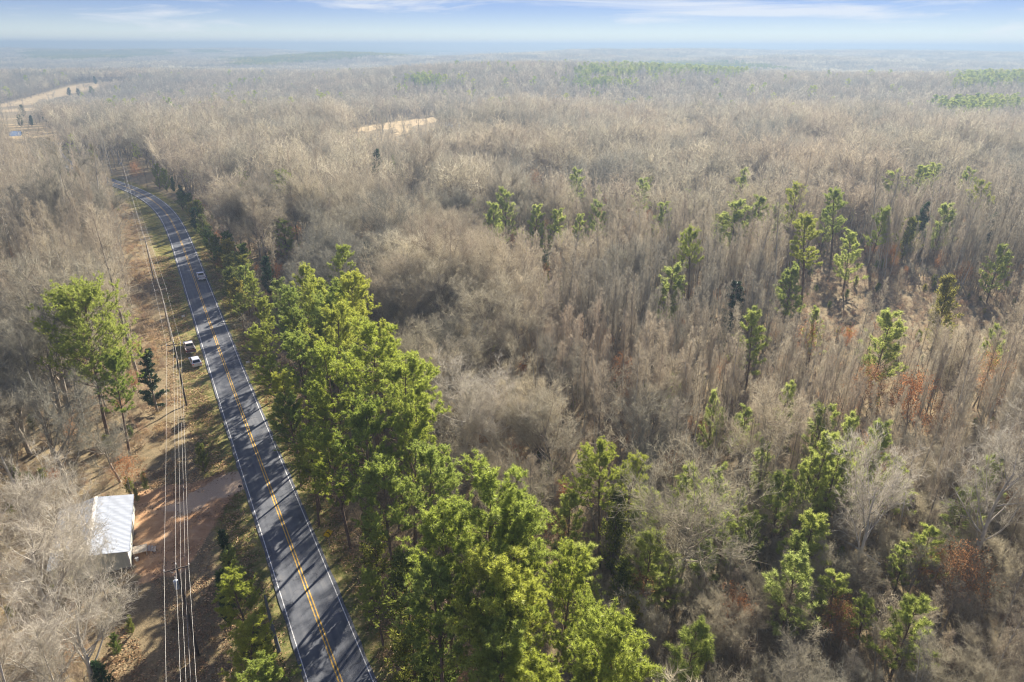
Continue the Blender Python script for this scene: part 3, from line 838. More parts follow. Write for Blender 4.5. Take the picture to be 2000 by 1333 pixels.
dk = thing('wooden_landing', 'small weathered wooden landing with steps against the right wall of the metal shed', 'steps', (*loc_b(LX+.8, -3.5), 0), b_rz)
for i in range(7):
    pl = MB(); pl.box(-.85, .75, -.78+i*.225, -.78+i*.225+.205, .62, .66); pl.build('plank', WOOD, dk)
for sx_ in (-.75, .65):
    for sy_ in (-.7, .7):
        pl = MB(); pl.box(sx_-.05, sx_+.05, sy_-.05, sy_+.05, -.1, .61); pl.build('post', WOOD, dk)
for i in range(3):
    pl = MB(); pl.box(.78+i*.3, 1.06+i*.3, -.6, .6, .42-i*.18, .46-i*.18); pl.build('step', WOOD, dk)
bk = thing('white_bucket', 'white plastic bucket on the ground beside the wooden landing of the shed', 'bucket', (*loc_b(LX+.35, -4.9), 0), 0)
q = MB(); q.tube((0, 0, 0), (0, 0, .42), .17, .21, 12); q.build('bucket_body', TRIM, bk)
q = MB(); q.tube((0, 0, .421), (0, 0, .45), .22, .22, 12); q.build('lid', TRIM, bk)

# ---------------------------------------------------------------- vehicles
CARW = simple('white_car_paint', (.85, .86, .87), .25, .0, .04, 1.0, spec=.6)
CARS = simple('silver_car_paint', (.66, .68, .70), .28, .25, .04, 1.0, spec=.6)
CARM = simple('maroon_car_paint', (.20, .09, .09), .3, .2, .08, 1.0, spec=.6)
CARTAN = simple('tan_car_paint', (.70, .65, .60), .3, .1, .05, 1.0, spec=.6)
GLASS = simple('car_glass', (.015, .018, .022), .08, 0, .0, 1, spec=.8)
TYRE = simple('tyre_rubber', (.02, .02, .02), .85)
RIM = simple('alloy_rim', (.5, .5, .5), .35, .8)
RED = simple('tail_lamp_red', (.35, .01, .01), .3)
CHROME = simple('chrome', (.7, .7, .7), .2, .9)
PLATE = simple('plate_white', (.7, .7, .68), .5)
BEDL = simple('bed_liner', (.05, .05, .052), .8)
def wheels(v, xs, ys, r):
    for sx_ in xs:
        for sy_ in ys:
            wd = MB(); sg = 1 if sx_ > 0 else -1
            wd.tube((sx_-.12, sy_, r), (sx_+.12, sy_, r), r, r, 18)
            wh = wd.build('wheel', TYRE, v)
            rm = MB(); rm.tube((sx_+sg*.121, sy_, r), (sx_+sg*.135, sy_, r), r*.62, r*.55, 12); rm.build('rim', RIM, wh)
def pickup(label, x, y, rz, paint_, tail, bed_mat):
    v = thing('pickup_truck', label, 'pickup truck', (x, y, .0), rz)
    b = MB()                                   # +y is forward; length 5.6
    b.box(-.95, .95, 1.0, 2.8, .45, 1.12, .05, 0, .12)          # bonnet
    b.box(-.96, .96, -.75, .998, .45, 1.14, .03)                 # cab lower
    b.box(-.96, .96, -2.75, -.752, .45, .62)                     # bed floor
    b.box(-.96, -.84, -2.72, -.752, .622, 1.16, .01); b.box(.84, .96, -2.72, -.752, .622, 1.16, .01)
    b.box(-.84, .84, -.84, -.754, .622, 1.16)
    body = b.build('body', paint_, v, .025)
    tg = MB(); tg.box(-.835, .835, -2.80, -2.722, .60, 1.15); tg.build('tailgate', tail, v, .015)
    lin = MB(); lin.box(-.835, .835, -2.71, -.845, .624, .66); lin.build('bed_liner', bed_mat, v)
    c_ = MB(); c_.box(-.90, .90, -.75, 1.05, 1.145, 1.80, .16, .12, .55); cab = c_.build('cab', paint_, v, .04)
    g_ = MB(); g_.hexa([(-.70, -.775, 1.24), (.70, -.775, 1.24), (.70, -.73, 1.24), (-.70, -.73, 1.24), (-.62, -.675, 1.70), (.62, -.675, 1.70), (.62, -.63, 1.70), (-.62, -.63, 1.70)])
    g_.build('rear_window', GLASS, v)
    g_ = MB(); g_.hexa([(-.76, 1.00, 1.20), (.76, 1.00, 1.20), (.76, 1.05, 1.20), (-.76, 1.05, 1.20), (-.66, .56, 1.72), (.66, .56, 1.72), (.66, .61, 1.72), (-.66, .61, 1.72)])
    g_.build('windscreen', GLASS, v)
    for s in (-1, 1):
        g_ = MB(); xs_ = [s*.905, s*.86]; xt = [s*.79, s*.745]
        g_.hexa([(xs_[1], -.55, 1.22), (xs_[0], -.55, 1.22), (xs_[0], .75, 1.22), (xs_[1], .75, 1.22), (xt[1], -.50, 1.68), (xt[0], -.50, 1.68), (xt[0], .42, 1.68), (xt[1], .42, 1.68)])
        g_.build('side_window', GLASS, v)
        l = MB(); x0, x1 = sorted((s*.845, s*.955)); l.box(x0, x1, -2.785, -2.721, .80, 1.12); l.build('tail_light', RED, v)
        mr = MB(); x0, x1 = sorted((s*.97, s*1.20)); mr.box(x0, x1, .62, .72, 1.18, 1.40); mr.build('mirror', DARK, v, .02)
    bp_ = MB(); bp_.box(-.93, .93, -2.95, -2.805, .46, .64); bp_.build('bumper', CHROME, v, .02)
    pl = MB(); pl.box(-.16, .16, -2.965, -2.951, .50, .62); pl.build('number_plate', PLATE, v)
    wheels(v, (-.86, .86), (-1.75, 1.85), .38)
    return v
def suv(label, x, y, rz, paint_):
    v = thing('parked_car', label, 'car', (x, y, 0), rz)
    b = MB(); b.prism([(-2.2, .5), (-2.15, .95), (-1.95, 1.08), (1.05, 1.02), (2.05, .86), (2.25, .62), (2.2, .32), (-2.15, .30)], -.90, .90)
    b.build('body', paint_, v, .05)
    c_ = MB(); c_.box(-.84, .84, -1.95, 1.10, 1.03, 1.52, .17, .50, .75); c_.build('cabin', paint_, v, .06)
    g_ = MB(); g_.hexa([(-.70, -1.985, 1.09), (.70, -1.985, 1.09), (.70, -1.90, 1.09), (-.70, -1.90, 1.09), (-.58, -1.56, 1.47), (.58, -1.56, 1.47), (.58, -1.50, 1.47), (-.58, -1.50, 1.47)])
    g_.build('rear_window', GLASS, v)
    g_ = MB(); g_.hexa([(-.70, 1.00, 1.08), (.70, 1.00, 1.08), (.70, 1.10, 1.08), (-.70, 1.10, 1.08), (-.58, .48, 1.47), (.58, .48, 1.47), (.58, .54, 1.47), (-.58, .54, 1.47)])
    g_.build('windscreen', GLASS, v)
    for s in (-1, 1):
        g_ = MB(); xs_ = [s*.845, s*.80]; xt = [s*.72, s*.675]
        g_.hexa([(xs_[1], -1.45, 1.08), (xs_[0], -1.45, 1.08), (xs_[0], .75, 1.08), (xs_[1], .75, 1.08), (xt[1], -1.28, 1.44), (xt[0], -1.28, 1.44), (xt[0], .38, 1.44), (xt[1], .38, 1.44)])
        g_.build('side_window', GLASS, v)
        l = MB(); x0, x1 = sorted((s*.58, s*.87)); l.box(x0, x1, -2.235, -2.16, .76, .92); l.build('tail_light', RED, v)
        mr = MB(); x0, x1 = sorted((s*.88, s*1.05)); mr.box(x0, x1, .72, .80, 1.06, 1.20); mr.build('mirror', paint_, v, .02)
    bp_ = MB(); bp_.box(-.88, .88, -2.30, -2.205, .34, .56); bp_.build('bumper', paint_, v, .02)
    pl = MB(); pl.box(-.16, .16, -2.25, -2.205, .62, .74); pl.build('number_plate', PLATE, v)
    wheels(v, (-.80, .80), (-1.35, 1.40), .32)
    return v
def heading(x, y):
    o_, s_ = road_off([x], [y]); _, tg_, _ = along(s_[0]); return math.atan2(tg_[1], tg_[0])-math.pi/2
vx, vy = G(394, 546, .0)
o_, s_ = road_off([vx], [vy]); c_, tg_, n_ = along(s_[0]); q = c_+n_*1.75
pickup('white pickup truck driving away in the right lane of the road', q[0], q[1], heading(*q), CARW, CARW, BEDL).location.z = .095
vx, vy = G(371, 684)
pickup('pickup truck with tan roof and maroon tailgate parked on the left verge', vx, vy, heading(vx, vy)+.05, CARTAN, CARM, BEDL)
vx, vy = G(382, 711)
suv('small silver car parked on the left verge behind the pickup truck', vx, vy, heading(vx, vy)+.10, CARS)

# ---------------------------------------------------------------- signs
YS = simple('yellow_sign_sheet', (.90, .60, .015), .45, spec=.5)
BLK = simple('black_sign_print', (.01, .01, .01), .6)
STEEL = simple('galvanised_post', (.35, .36, .37), .5, .6)
SW = simple('white_sign_sheet', (.78, .78, .76), .5)
sx0, sy0 = G(642, 1052, 1.5)
sg = thing('curve_warning_sign', 'yellow diamond road sign with a black left curve arrow on the right verge', 'road sign', (sx0, sy0, -.1), heading(sx0, sy0)+.18)
q = MB(); q.tube((0, .04, 0), (0, .04, 3.05), .035, .035, 6); q.build('post', STEEL, sg)
pl = MB(); hh = .70
v_ = [(0, -.012, 2.4-hh), (hh, -.012, 2.4), (0, -.012, 2.4+hh), (-hh, -.012, 2.4)]
pl.hexa([(a_, .0, c_) for a_, b_, c_ in v_]+[(a_, -.012, c_) for a_, b_, c_ in v_])
plate = pl.build('sign_plate', YS, sg)
ar = MB()
z0 = 2.4
def seg(p, q, w_):
    p, q = np.array(p), np.array(q); d = (q-p)/np.linalg.norm(q-p); n = np.array([-d[1], d[0]])*w_/2
    c4 = [p-n, q-n, q+n, p+n]
    ar.hexa([(a_[0], -.013, z0+a_[1]) for a_ in c4]+[(a_[0], -.019, z0+a_[1]) for a_ in c4])
seg((.13, -.30), (.13, -.02), .10)
seg((.13, -.03), (.02, .10), .10)
seg((.03, .09), (-.10, .19), .10)
arr = [(-.04, .27), (-.16, .12), (-.24, .29)]
ar.bm.faces.new([ar.bm.verts.new((a_, -.019, z0+b_)) for a_, b_ in arr])
ar.build('curve_arrow', BLK, plate)
bd = MB()
for i in range(4):
    p_ = np.array([(0, -hh+.05), (hh-.05, 0), (0, hh-.05), (-hh+.05, 0)][i]); q_ = np.array([(hh-.05, 0), (0, hh-.05), (-hh+.05, 0), (0, -hh+.05)][i])
    d = (q_-p_)/np.linalg.norm(q_-p_); n = np.array([-d[1], d[0]])*.012
    c4 = [p_-n, q_-n, q_+n, p_+n]
    bd.hexa([(a_[0], -.013, z0+a_[1]) for a_ in c4]+[(a_[0], -.016-.0006*i, z0+a_[1]) for a_ in c4])
bd.build('sign_border', BLK, plate)
def yard_sign(px_, py_, label, rz):
    x, y = G(px_, py_, .4)
    s = thing('yard_sign', label, 'sign', (x, y, -.05), rz)
    q = MB(); q.box(-.36, .36, -.02, .02, .35, .85); q.build('sign_panel', SW, s)
    q = MB(); q.box(-.30, -.27, -.015, .015, 0, .349); q.build('leg', STEEL, s)
    q = MB(); q.box(.27, .30, -.015, .015, 0, .349); q.build('leg', STEEL, s)
    return s
yard_sign(358, 619, 'small white sign standing in the grass left of the road', heading(-60, 150)+.2)
yard_sign(484, 709, 'small white sign standing in the grass right of the road', heading(-60, 150)-.1)
mxp, myp = G(470, 957, .5)
mb = thing('mailbox', 'dark mailbox on a post where the dirt drive meets the road', 'mailbox', (mxp, myp, -.05), heading(mxp, myp)+1.57)
q = MB(); q.box(-.05, .05, -.05, .05, 0, 1.04); q.build('post', WOOD, mb)
q = MB(); q.prism([(-.26, 1.045), (.26, 1.045), (.26, 1.19), (.26, 1.2), (-.26, 1.2)], -.09, .09); q.tube((0, -.26, 1.2), (0, .26, 1.2), .09, .09, 14); q.build('box', DARK, mb)
q = MB(); q.box(.092, .10, -.05, .10, 1.15, 1.32); q.build('flag', RED, mb)

# ---------------------------------------------------------------- utility poles and wires
PW = simple('pole_wood_dark', (.075, .06, .05), .9, var=.3, scale=2)
PWL = simple('pole_wood_grey', (.34, .29, .23), .9, var=.3, scale=2)
INS = simple('insulator_grey', (.45, .45, .47), .4)
TANK = simple('transformer_grey', (.42, .46, .50), .45, .2)
POLEH = 12.0
def top_at(px_, py_, z): return G(px_, py_, z)
pole_xy = [(-6.0, -4.0)]
pole_xy.append(top_at(345, 1108, POLEH)); pole_xy.append(top_at(339, 672, POLEH)); pole_xy.append(top_at(313, 565, POLEH))
pole_xy.append(top_at(283, 467, POLEH)); pole_xy.append(top_at(237, 313, POLEH)); pole_xy.append(top_at(216, 288, POLEH))
labs = [None, 'dark wooden utility pole with a transformer beside the dirt yard', 'dark wooden utility pole beside the parked pickup truck',
        'tall pale utility pole with crossarm left of the road across from the driving pickup', 'pale utility pole with small crossarm halfway to the bend in the road',
        'utility pole with transformer in the clearing at the bend in the road', 'farthest utility pole beyond the bend in the road']
arms = []
for i, (x, y) in enumerate(pole_xy):
    a0 = np.array(pole_xy[max(i-1, 0)]); a1 = np.array(pole_xy[min(i+1, len(pole_xy)-1)])
    d = (a1-a0)/np.linalg.norm(a1-a0); rz = math.atan2(d[1], d[0])-math.pi/2
    nrm = np.array([d[1], -d[0]])
    zt = POLEH+float(hgt(x, y))
    arms.append((np.array([x, y]), nrm, zt))
    if labs[i] is None: continue
    pt = PW if i in (1, 2) else PWL
    up = thing('utility_pole', labs[i], 'utility pole', (x, y, zt-POLEH), rz, 'utility poles carrying the wires beside the road')
    q = MB(); q.tube((0, 0, -.3), (0, 0, POLEH+.35), .17, .11, 10); q.build('pole', pt, up)
    q = MB(); q.box(-1.2, 1.2, -.20, -.09, POLEH-.16, POLEH-.04); q.build('crossarm', pt, up)
    q = MB()
    for s in (-1, 1): q.tube((s*.75, -.14, POLEH-.15), (s*.06, -.12, POLEH-.85), .02, .02, 5)
    q.build('brace', STEEL, up)
    for xx in (-1.12, 1.12):
        q = MB(); q.tube((xx, -.14, POLEH-.04), (xx, -.14, POLEH+.16), .05, .06, 8); q.build('insulator', INS, up)
    q = MB(); q.tube((0, 0, POLEH+.351), (0, 0, POLEH+.50), .05, .06, 8); q.build('insulator', INS, up)
    if i in (1, 5):
        q = MB(); q.tube((-.38, 0, POLEH-2.6), (-.38, 0, POLEH-1.6), .24, .24, 14); q.tube((-.38, 0, POLEH-1.599), (-.38, 0, POLEH-1.5), .20, .08, 12)
        tk = q.build('transformer', TANK, up)
        q = MB(); q.tube((-.38, .1, POLEH-1.5), (-.38, .16, POLEH-1.25), .04, .05, 8); q.build('bushing', INS, tk)
WIRE = simple('aluminium_wire', (.62, .60, .56), .45, .3)
TEL = simple('telephone_cable', (.30, .28, .26), .6, .1)
def wire(name, label, lat, dz, rad, material, sag):
    for i in range(len(arms)-1):
        (p, n, z), (p2, n2, z2) = arms[i], arms[i+1]
        A = np.array([*(p+n*lat), z+dz]); B = np.array([*(p2+n2*lat), z2+dz])
        L = np.linalg.norm(B-A); K = 14
        s_ = np.linspace(0, 1, K+1)[:, None]
        pts = A*(1-s_)+B*s_; pts[:, 2] -= 4*sag*(L/60)**1.3*(s_*(1-s_))[:, 0]
        V, T = tubes(pts[None], np.full((1, K+1), rad), 5)
        me = mesh_from(name, V, T, np.zeros(len(T)), [material])
        ob = bpy.data.objects.new(name, me); col.objects.link(ob)
        w_ = ['from the nearest pole towards the camera', 'between the nearest pole and the one beside the parked pickup', 'between the pole beside the parked pickup and the next one',
              'between the second and the third pole beyond the parked cars', 'reaching to the pole at the bend', 'beyond the pole at the bend'][i]
        tag(ob, f'{label} {w_}', 'wire', 'wires strung on the utility poles')
wire('power_line', 'left outer power line', -1.12, .17, .009, WIRE, .55)
wire('power_line', 'middle power line', 0, .50, .009, WIRE, .50)
wire('power_line', 'right outer power line', 1.12, .17, .009, WIRE, .55)
wire('power_line', 'lower neutral line', .16, -1.3, .009, WIRE, .55)
wire('telephone_cable', 'low thick telephone cable', .2, -3.6, .022, TEL, .8)

# ---------------------------------------------------------------- trees read off the photograph
PROTECT = []
LAND = []
def T(kind, px_, py_, h, label, **kw):
    if len(label.split()) <= 9 and 'group' not in kw: LAND.append((px_, py_, label))
    if kind in ('pine', 'young', 'cedar', 'dark', 'ivy', 'rusty'):
        x_, y_ = at_top(px_, py_, h); D_ = math.hypot(math.hypot(x_, y_), H-h)
        PROTECT.append((px_, py_, D_, h*.15*kw.get('wide', 1)*FPX/D_, h*(.75 if D_ < 150 else .42)*FPX/D_))
    x, y = at_top(px_, py_, h)
    return tree(kind, x, y, h, label, **kw)
# left of the road
T('pine', 140, 588, 25, 'big spreading pine with long bare trunk left of the road', wide=1.0, var=4)
T('pine', 205, 700, 17, 'lower pine leaning out beside the big spreading pine', wide=1.0, var=3)
T('ivy', 280, 685, 12, 'dark trunk wrapped in glossy leaves at the wood edge left of the wires', name='ivy_tree')
T('cedar', 388, 868, 5, 'olive green round cedar between the wires and the road above the dirt drive', wide=1.1, var=1)
T('cedar', 278, 922, 3.2, 'small green cedar bush beside the dirt yard above the shed', wide=1.0)
T('cedar', 262, 955, 2.2, 'yellowish low shrub behind the metal shed', wide=1.3)
T('dark', 216, 1128, 2.6, 'dark green shrub under the end wall of the shed', wide=1.3)
T('cedar', 222, 1170, 2.6, 'small olive shrub below the shed at the wood edge', wide=1.2)
T('cedar', 248, 1203, 2.8, 'round green shrub alone in the leaf litter near the nearest pole', wide=1.1)
T('cedar', 218, 1240, 3.0, 'olive shrub near the bottom left at the wood edge', wide=1.2)
T('dark', 190, 1290, 4.5, 'dark green shrub at the bottom edge left of the wires', wide=1.5)
T('dark', 430, 1040, 8, 'narrow dark evergreen between the yard and the road', wide=.8)
T('young', 448, 1075, 7, 'green pine sapling just behind the narrow dark evergreen', wide=1.0)
T('dark', 428, 1120, 8, 'dark evergreen in the hedge row between the nearest pole and the road', wide=.9)
T('pine', 468, 1130, 11, 'bright green pine with broken top at the road edge, bottom left', wide=1.35, var=0)
T('pine', 455, 1220, 11, 'dense green pine at the bottom between wires and road', wide=1.4, var=2)
T('cedar', 500, 1240, 7, 'yellow green cedar at the bottom beside the road', wide=1.5, var=1)
T('pine', 490, 1310, 11, 'green pine cut by the bottom edge left of the road', wide=1.4, var=3)
for k, (a_, b_, h_) in enumerate(sorted([(522, 640, 14), (532, 700, 13), (566, 785, 14), (604, 840, 13), (604, 880, 12), (735, 1120, 10), (490, 545, 12), (465, 575, 9), (585, 610, 16), (640, 760, 16)], key=lambda q: q[1])):
    T('pine', a_, b_, h_, ['far end', 'second', 'third', 'fourth', 'fifth', 'sixth', 'seventh', 'eighth', 'ninth', 'nearest'][min(k, 9)]+' one of the low pines edging the right verge, counted towards the camera', group='low pines along the road side of the belt', wide=1.25)
# around the bend
T('cedar', 303, 322, 11, 'round yellow green tree standing in the clearing at the bend', wide=1.25, var=1)
T('cedar', 318, 330, 10, 'right hand one of the two round trees in the clearing at the bend', wide=1.2, var=1)
T('dark', 334, 345, 7, 'small dark cedar beside the two round trees at the bend', wide=1.1)
T('slim', 277, 312, 13, 'lone bare tree standing in the clearing at the bend', wide=.9)
cl = 'olive and green cedars lining the right edge of the road below the bend'
for k, (a_, b_, h_, w_) in enumerate([(352, 362, 7, 1.2), (366, 378, 8, 1.2), (384, 392, 9, 1.2), (378, 405, 8, 1.2), (392, 420, 9, 1.0), (405, 440, 6, 1.2)]):
    T('cedar' if k % 3 else 'dark', a_, b_, h_*1.15, 'cedar in the row along the right road edge just below the bend', group=cl, wide=w_*1.2)
T('cedar', 438, 455, 11, 'olive cedar at the right road edge above the driving pickup', wide=1.3, var=1)
T('cedar', 468, 478, 11, 'orange tinted cedar behind the right road edge', wide=1.5, var=1)
T('young', 474, 522, 12, 'rounded green pine at the start of the roadside pine belt', wide=1.2)
T('dark', 517, 500, 11, 'dark cedar behind the start of the roadside pine belt', wide=1.1)
T('young', 541, 548, 13, 'green pine second in the roadside belt', wide=1.1)
T('pine', 504, 590, 15, 'green pine nearest the road edge where the belt begins', wide=1.1, var=2)
T('pine', 600, 562, 22, 'tall round headed pine at the far end of the belt', wide=1.0, var=0)
T('pine', 570, 575, 20, 'pine with broad head at the far end of the belt beside the tall round one', wide=1.0, var=3)
T('pine', 638, 612, 22, 'pine behind the belt front with bright right side', wide=1.0, var=1)
T('pine', 712, 640, 25, 'big dark shouldered pine in the middle of the belt', wide=1.2, var=1)
T('pine', 655, 690, 22, 'pine in the middle of the belt facing the road', wide=1.05, var=0)
T('pine', 590, 660, 19, 'pine overhanging the right verge by the small white sign', wide=1.1, var=3)
T('pine', 560, 730, 16, 'lower pine leaning over the verge below the small white sign', wide=1.1, var=0)
T('pine', 758, 722, 24, 'pine with yellow lit crown on the inner side of the belt', wide=1.15, var=1)
T('pine', 700, 790, 22, 'wide pine in the belt across the road from the dirt drive', wide=1.1, var=3)
T('pine', 792, 800, 22, 'pine at the right shoulder of the belt halfway down', wide=1.0, var=0)
T('pine', 660, 850, 17, 'pine over the verge opposite the mouth of the drive', wide=1.1, var=2)
T('pine', 820, 880, 20, 'pine in the lower part of the belt below the pale bare trees', wide=1.0, var=1)
T('pine', 750, 900, 19, 'greyish green pine deep in the lower belt', wide=1.1, var=3)
T('pine', 935, 915, 25, 'tall bright pine heading the near end of the belt', wide=1.15, var=1)
T('pine', 872, 985, 22, 'pine at the left shoulder of the near belt', wide=1.1, var=0)
T('pine', 985, 1000, 22, 'pine close below the tall bright pine', wide=1.1, var=3)
T('pine', 1048, 1035, 20, 'pine at the right shoulder of the near belt', wide=1.05, var=2)
T('pine', 1098, 1100, 18, 'light green pine above the dark gap in the near belt', wide=1.0, var=0)
T('pine', 1150, 1178, 17, 'light green pine left of the dark gap near the bottom', wide=1.05, var=1)
T('pine', 930, 1090, 22, 'broad pine in the middle of the near belt', wide=1.15, var=1)
T('pine', 1010, 1150, 20, 'pine in the near belt under the pale haze patch', wide=1.1, var=0)
T('pine', 860, 1140, 19, 'pine on the road side of the near belt', wide=1.1, var=3)
T('pine', 1060, 1260, 18, 'pine near the bottom edge in the middle of the belt', wide=1.1, var=2)
T('pine', 950, 1250, 19, 'pine at the bottom edge on the road side', wide=1.1, var=0)
T('cedar', 790, 1090, 11, 'yellow tinted cedar on the road side of the near belt', wide=1.5, var=1)
T('cedar', 800, 1210, 10, 'golden cedar above the right verge near the bottom', wide=1.5, var=1)
T('cedar', 850, 1290, 9, 'golden cedar at the bottom edge right of the road', wide=1.6, var=1)
T('cedar', 728, 1010, 9, 'yellow green cedar beside the yellow curve sign', wide=1.4, var=1)
T('pine', 1262, 1212, 22, 'near pine with knobbly bright top at the bottom edge', wide=1.15, var=2)
T('pine', 1200, 1290, 19, 'lower pine at the bottom edge left of the knobbly one', wide=1.1, var=0)
T('pine', 1185, 895, 16, 'tall dark green pine in the hollow right of the belt', wide=1.25, var=1)
T('pine', 1222, 885, 16, 'dark pine beside the tall dark green one in the hollow', wide=.9, var=2)
T('young', 1112, 962, 11, 'rounded pale green pine between the belt and the hollow', wide=1.2)
T('cedar', 1205, 968, 12, 'olive cedar in front of the dark pines in the hollow', wide=1.1, var=0)
T('young', 1272, 962, 13, 'light green young pine right of the hollow', wide=1.0)
T('young', 1272, 1040, 12, 'young pine standing at the right edge of the dark gap', wide=1.0)
T('young', 1350, 905, 12, 'young pine behind the big crooked grey tree', wide=1.0)
T('young', 1400, 915, 13, 'right hand young pine behind the big crooked grey tree', wide=.9)
T('young', 1388, 1052, 9, 'olive young pine below the crooked grey tree', wide=1.0)
T('young', 1135, 1075, 12, 'pale young pine right of the near belt', wide=1.1)
T('cedar', 1225, 1095, 9, 'dark olive cedar at the dark gap', wide=1.2, var=0)
T('cedar', 1245, 1170, 8, 'small olive cedar right of the dark gap near the bottom', wide=1.2, var=0)
# right side
T('young', 1590, 1002, 11, 'bright young pine beside the fallen white trunk', wide=1.15)
T('young', 1560, 1040, 9, 'smaller young pine left of the fallen white trunk', wide=1.15)
T('young', 1822, 1035, 9, 'bright bushy young pine right of the fallen white trunk', wide=1.3)
T('young', 1772, 1070, 7, 'small young pine just left of the bright bushy one', wide=1.2)
T('young', 1892, 955, 10, 'young pine in brush towards the right edge', wide=1.2)
T('young', 1612, 850, 15, 'tall slender young pine in the bright cluster on the right', wide=.75)
T('young', 1640, 868, 14, 'second slender young pine in the bright cluster on the right', wide=.75)
T('young', 1590, 890, 13, 'leftmost slender young pine in the bright cluster on the right', wide=.75)
T('young', 1672, 820, 15, 'dark topped young pine behind the bright cluster on the right', wide=.8)
T('young', 1722, 825, 14, 'young pine behind the white branched dead tree', wide=.8)
T('young', 1500, 860, 12, 'thin young pine left of the bright cluster on the right', wide=.7)
T('young', 1452, 965, 10, 'loose young pine in the brush left of the bright cluster', wide=.9)
T('young', 1398, 765, 13, 'young pine among slender bare trunks, centre right', wide=.75)
T('young', 1548, 755, 13, 'young pine behind a grey double trunk, centre right', wide=.8)
T('young', 1475, 1010, 9, 'pale young pine in the thicket, lower right', wide=1.0)
T('young', 1640, 1120, 8, 'pale green bushy pine in the thicket at the lower right', wide=1.4)
T('young', 1700, 1165, 7, 'pale green pine sapling behind the brown oak brush', wide=1.2)
# middle distance, evergreen accents
for k, (a_, b_, h_, kd, w_, lb) in enumerate([
    (540, 338, 16, 'pine', 1.1, 'green pine alone above the centre bare woods near the bend'),
    (653, 480, 19, 'pine', .85, 'tall pale green pine standing above the belt end'),
    (690, 555, 12, 'cedar', 1.3, 'olive cedar under the tall pale green pine'),
    (713, 474, 9, 'dark', 1.0, 'small dark cedar in the centre woods right of the tall pale pine'),
    (733, 293, 14, 'dark', 1.1, 'dark pointed cedar in the middle distance below the tan field'),
    (988, 372, 18, 'young', .8, 'pale green pine clump in the centre of the woods'),
    (965, 400, 16, 'young', .8, 'pale green pine left of the clump in the centre woods'),
    (1045, 403, 15, 'young', .8, 'yellow green pine right of the clump in the centre woods'),
    (1088, 412, 14, 'young', .9, 'low yellow green pine in the centre woods'),
    (1130, 420, 12, 'young', .8, 'small yellow green pine in the centre woods'),
    (1065, 488, 9, 'dark', 1.0, 'dark cedar in the centre of the bare woods'),
    (1295, 398, 13, 'young', 1.0, 'yellow green pine left of the far pine line'),
    (1360, 456, 18, 'pine', .75, 'pointed pale green pine in front of the far pine line'),
    (1440, 392, 17, 'young', 1.1, 'broad yellow green pine in the far pine line'),
    (1412, 420, 12, 'young', 1.0, 'low yellow green pine at the left end of the far pine line'),
    (1487, 387, 17, 'young', .8, 'narrow pine in the far pine line'),
    (1522, 402, 15, 'young', .8, 'pale pine in the far pine line beside the tallest one'),
    (1562, 358, 22, 'pine', .95, 'tallest yellow green pine in the far pine line'),
    (1597, 422, 21, 'pine', 1.0, 'brownish pine with visible trunk in front of the far pine line'),
    (1650, 372, 20, 'pine', 1.0, 'dull green pine right of the far pine line'),
    (1720, 410, 17, 'pine', .9, 'dark green pine towards the right behind the slender trunks'),
    (1780, 428, 12, 'cedar', 1.3, 'flat olive cedar towards the right'),
    (1745, 333, 16, 'young', 1.1, 'pale green pine beyond the far pine line'),
    (1800, 325, 15, 'young', 1.2, 'yellow green pine pair beyond the far pine line, left one'),
    (1830, 320, 15, 'young', 1.1, 'yellow green pine pair beyond the far pine line, right one'),
    (1915, 358, 17, 'pine', 1.0, 'dark topped pine near the right edge'),
    (1808, 395, 14, 'dark', .9, 'small dark pine right of the far pine line'),
    (1942, 415, 13, 'dark', 1.0, 'dark cedar near the right edge in the middle distance'),
    (1550, 522, 14, 'young', .9, 'green pine at the edge of the dark hollow'),
    (1440, 555, 11, 'ivy', 1.3, 'dark green holly left of the dark hollow'),
    (1600, 605, 11, 'young', .7, 'thin yellow green pine below the dark hollow'),
    (1860, 540, 15, 'cedar', 1.0, 'brown green cedar among pale slender trunks near the right edge'),
    (552, 428, 12, 'young', 1.0, 'green pine in the woods between the bend and the belt'),
    (472, 338, 13, 'young', .9, 'pale pine behind the round grey oak near the bend'),
    (284, 184, 15, 'pine', .7, 'dark pine on the far slope at the upper left'),
    (40, 205, 14, 'dark', 1.2, 'tallest dark cedar by the far farm at the left edge'),
    (35, 225, 10, 'dark', 1.6, 'broad dark cedar by the far farm pond'),
    (57, 226, 9, 'dark', 1.4, 'middle dark cedar by the far farm'),
    (84, 212, 13, 'dark', 1.5, 'pointed dark cedar right of the far farm pond'),
    (132, 172, 12, 'dark', 1.8, 'dark cedar on the far field, left one'),
    (152, 173, 12, 'dark', 1.8, 'dark cedar on the far field, middle one'),
    (178, 170, 13, 'cedar', 2.0, 'green round tree on the far field, right one'),
    (184, 150, 13, 'dark', 1.4, 'dark tree at the top of the far field road'),
    (233, 168, 15, 'dark', 1.0, 'dark pine right of the far field road')]):
    h_ = h_ if a_ < 300 else h_*1.08
    T(kd, a_, b_, h_, lb, wide=w_*(1.35 if kd == 'young' else 1.2))
for k, (a_, b_) in enumerate([(1170, 395), (1255, 350), (1455, 330), (1620, 400), (1670, 455), (1850, 400), (1960, 480), (1310, 520), (1740, 610), (1480, 610), (1900, 330), (1130, 330)]):
    T('young', a_, b_, 15+k % 3, 'small pine standing alone among bare trees in the far middle distance', group='small pines dotted through the middle distance woods', wide=1.15)
for k, (a_, b_) in enumerate([(1310, 1080), (1420, 1000), (1530, 930), (1560, 1085), (1700, 930), (1760, 905), (1940, 890), (1350, 1230), (1250, 900), (1460, 800), (1790, 1160), (1610, 790)]):
    T('young', a_, b_, 9+k % 4*1.2, 'pale yellow green pine sapling in the thicket on the lower right', group='pine saplings in the lower right thicket', wide=1.15)
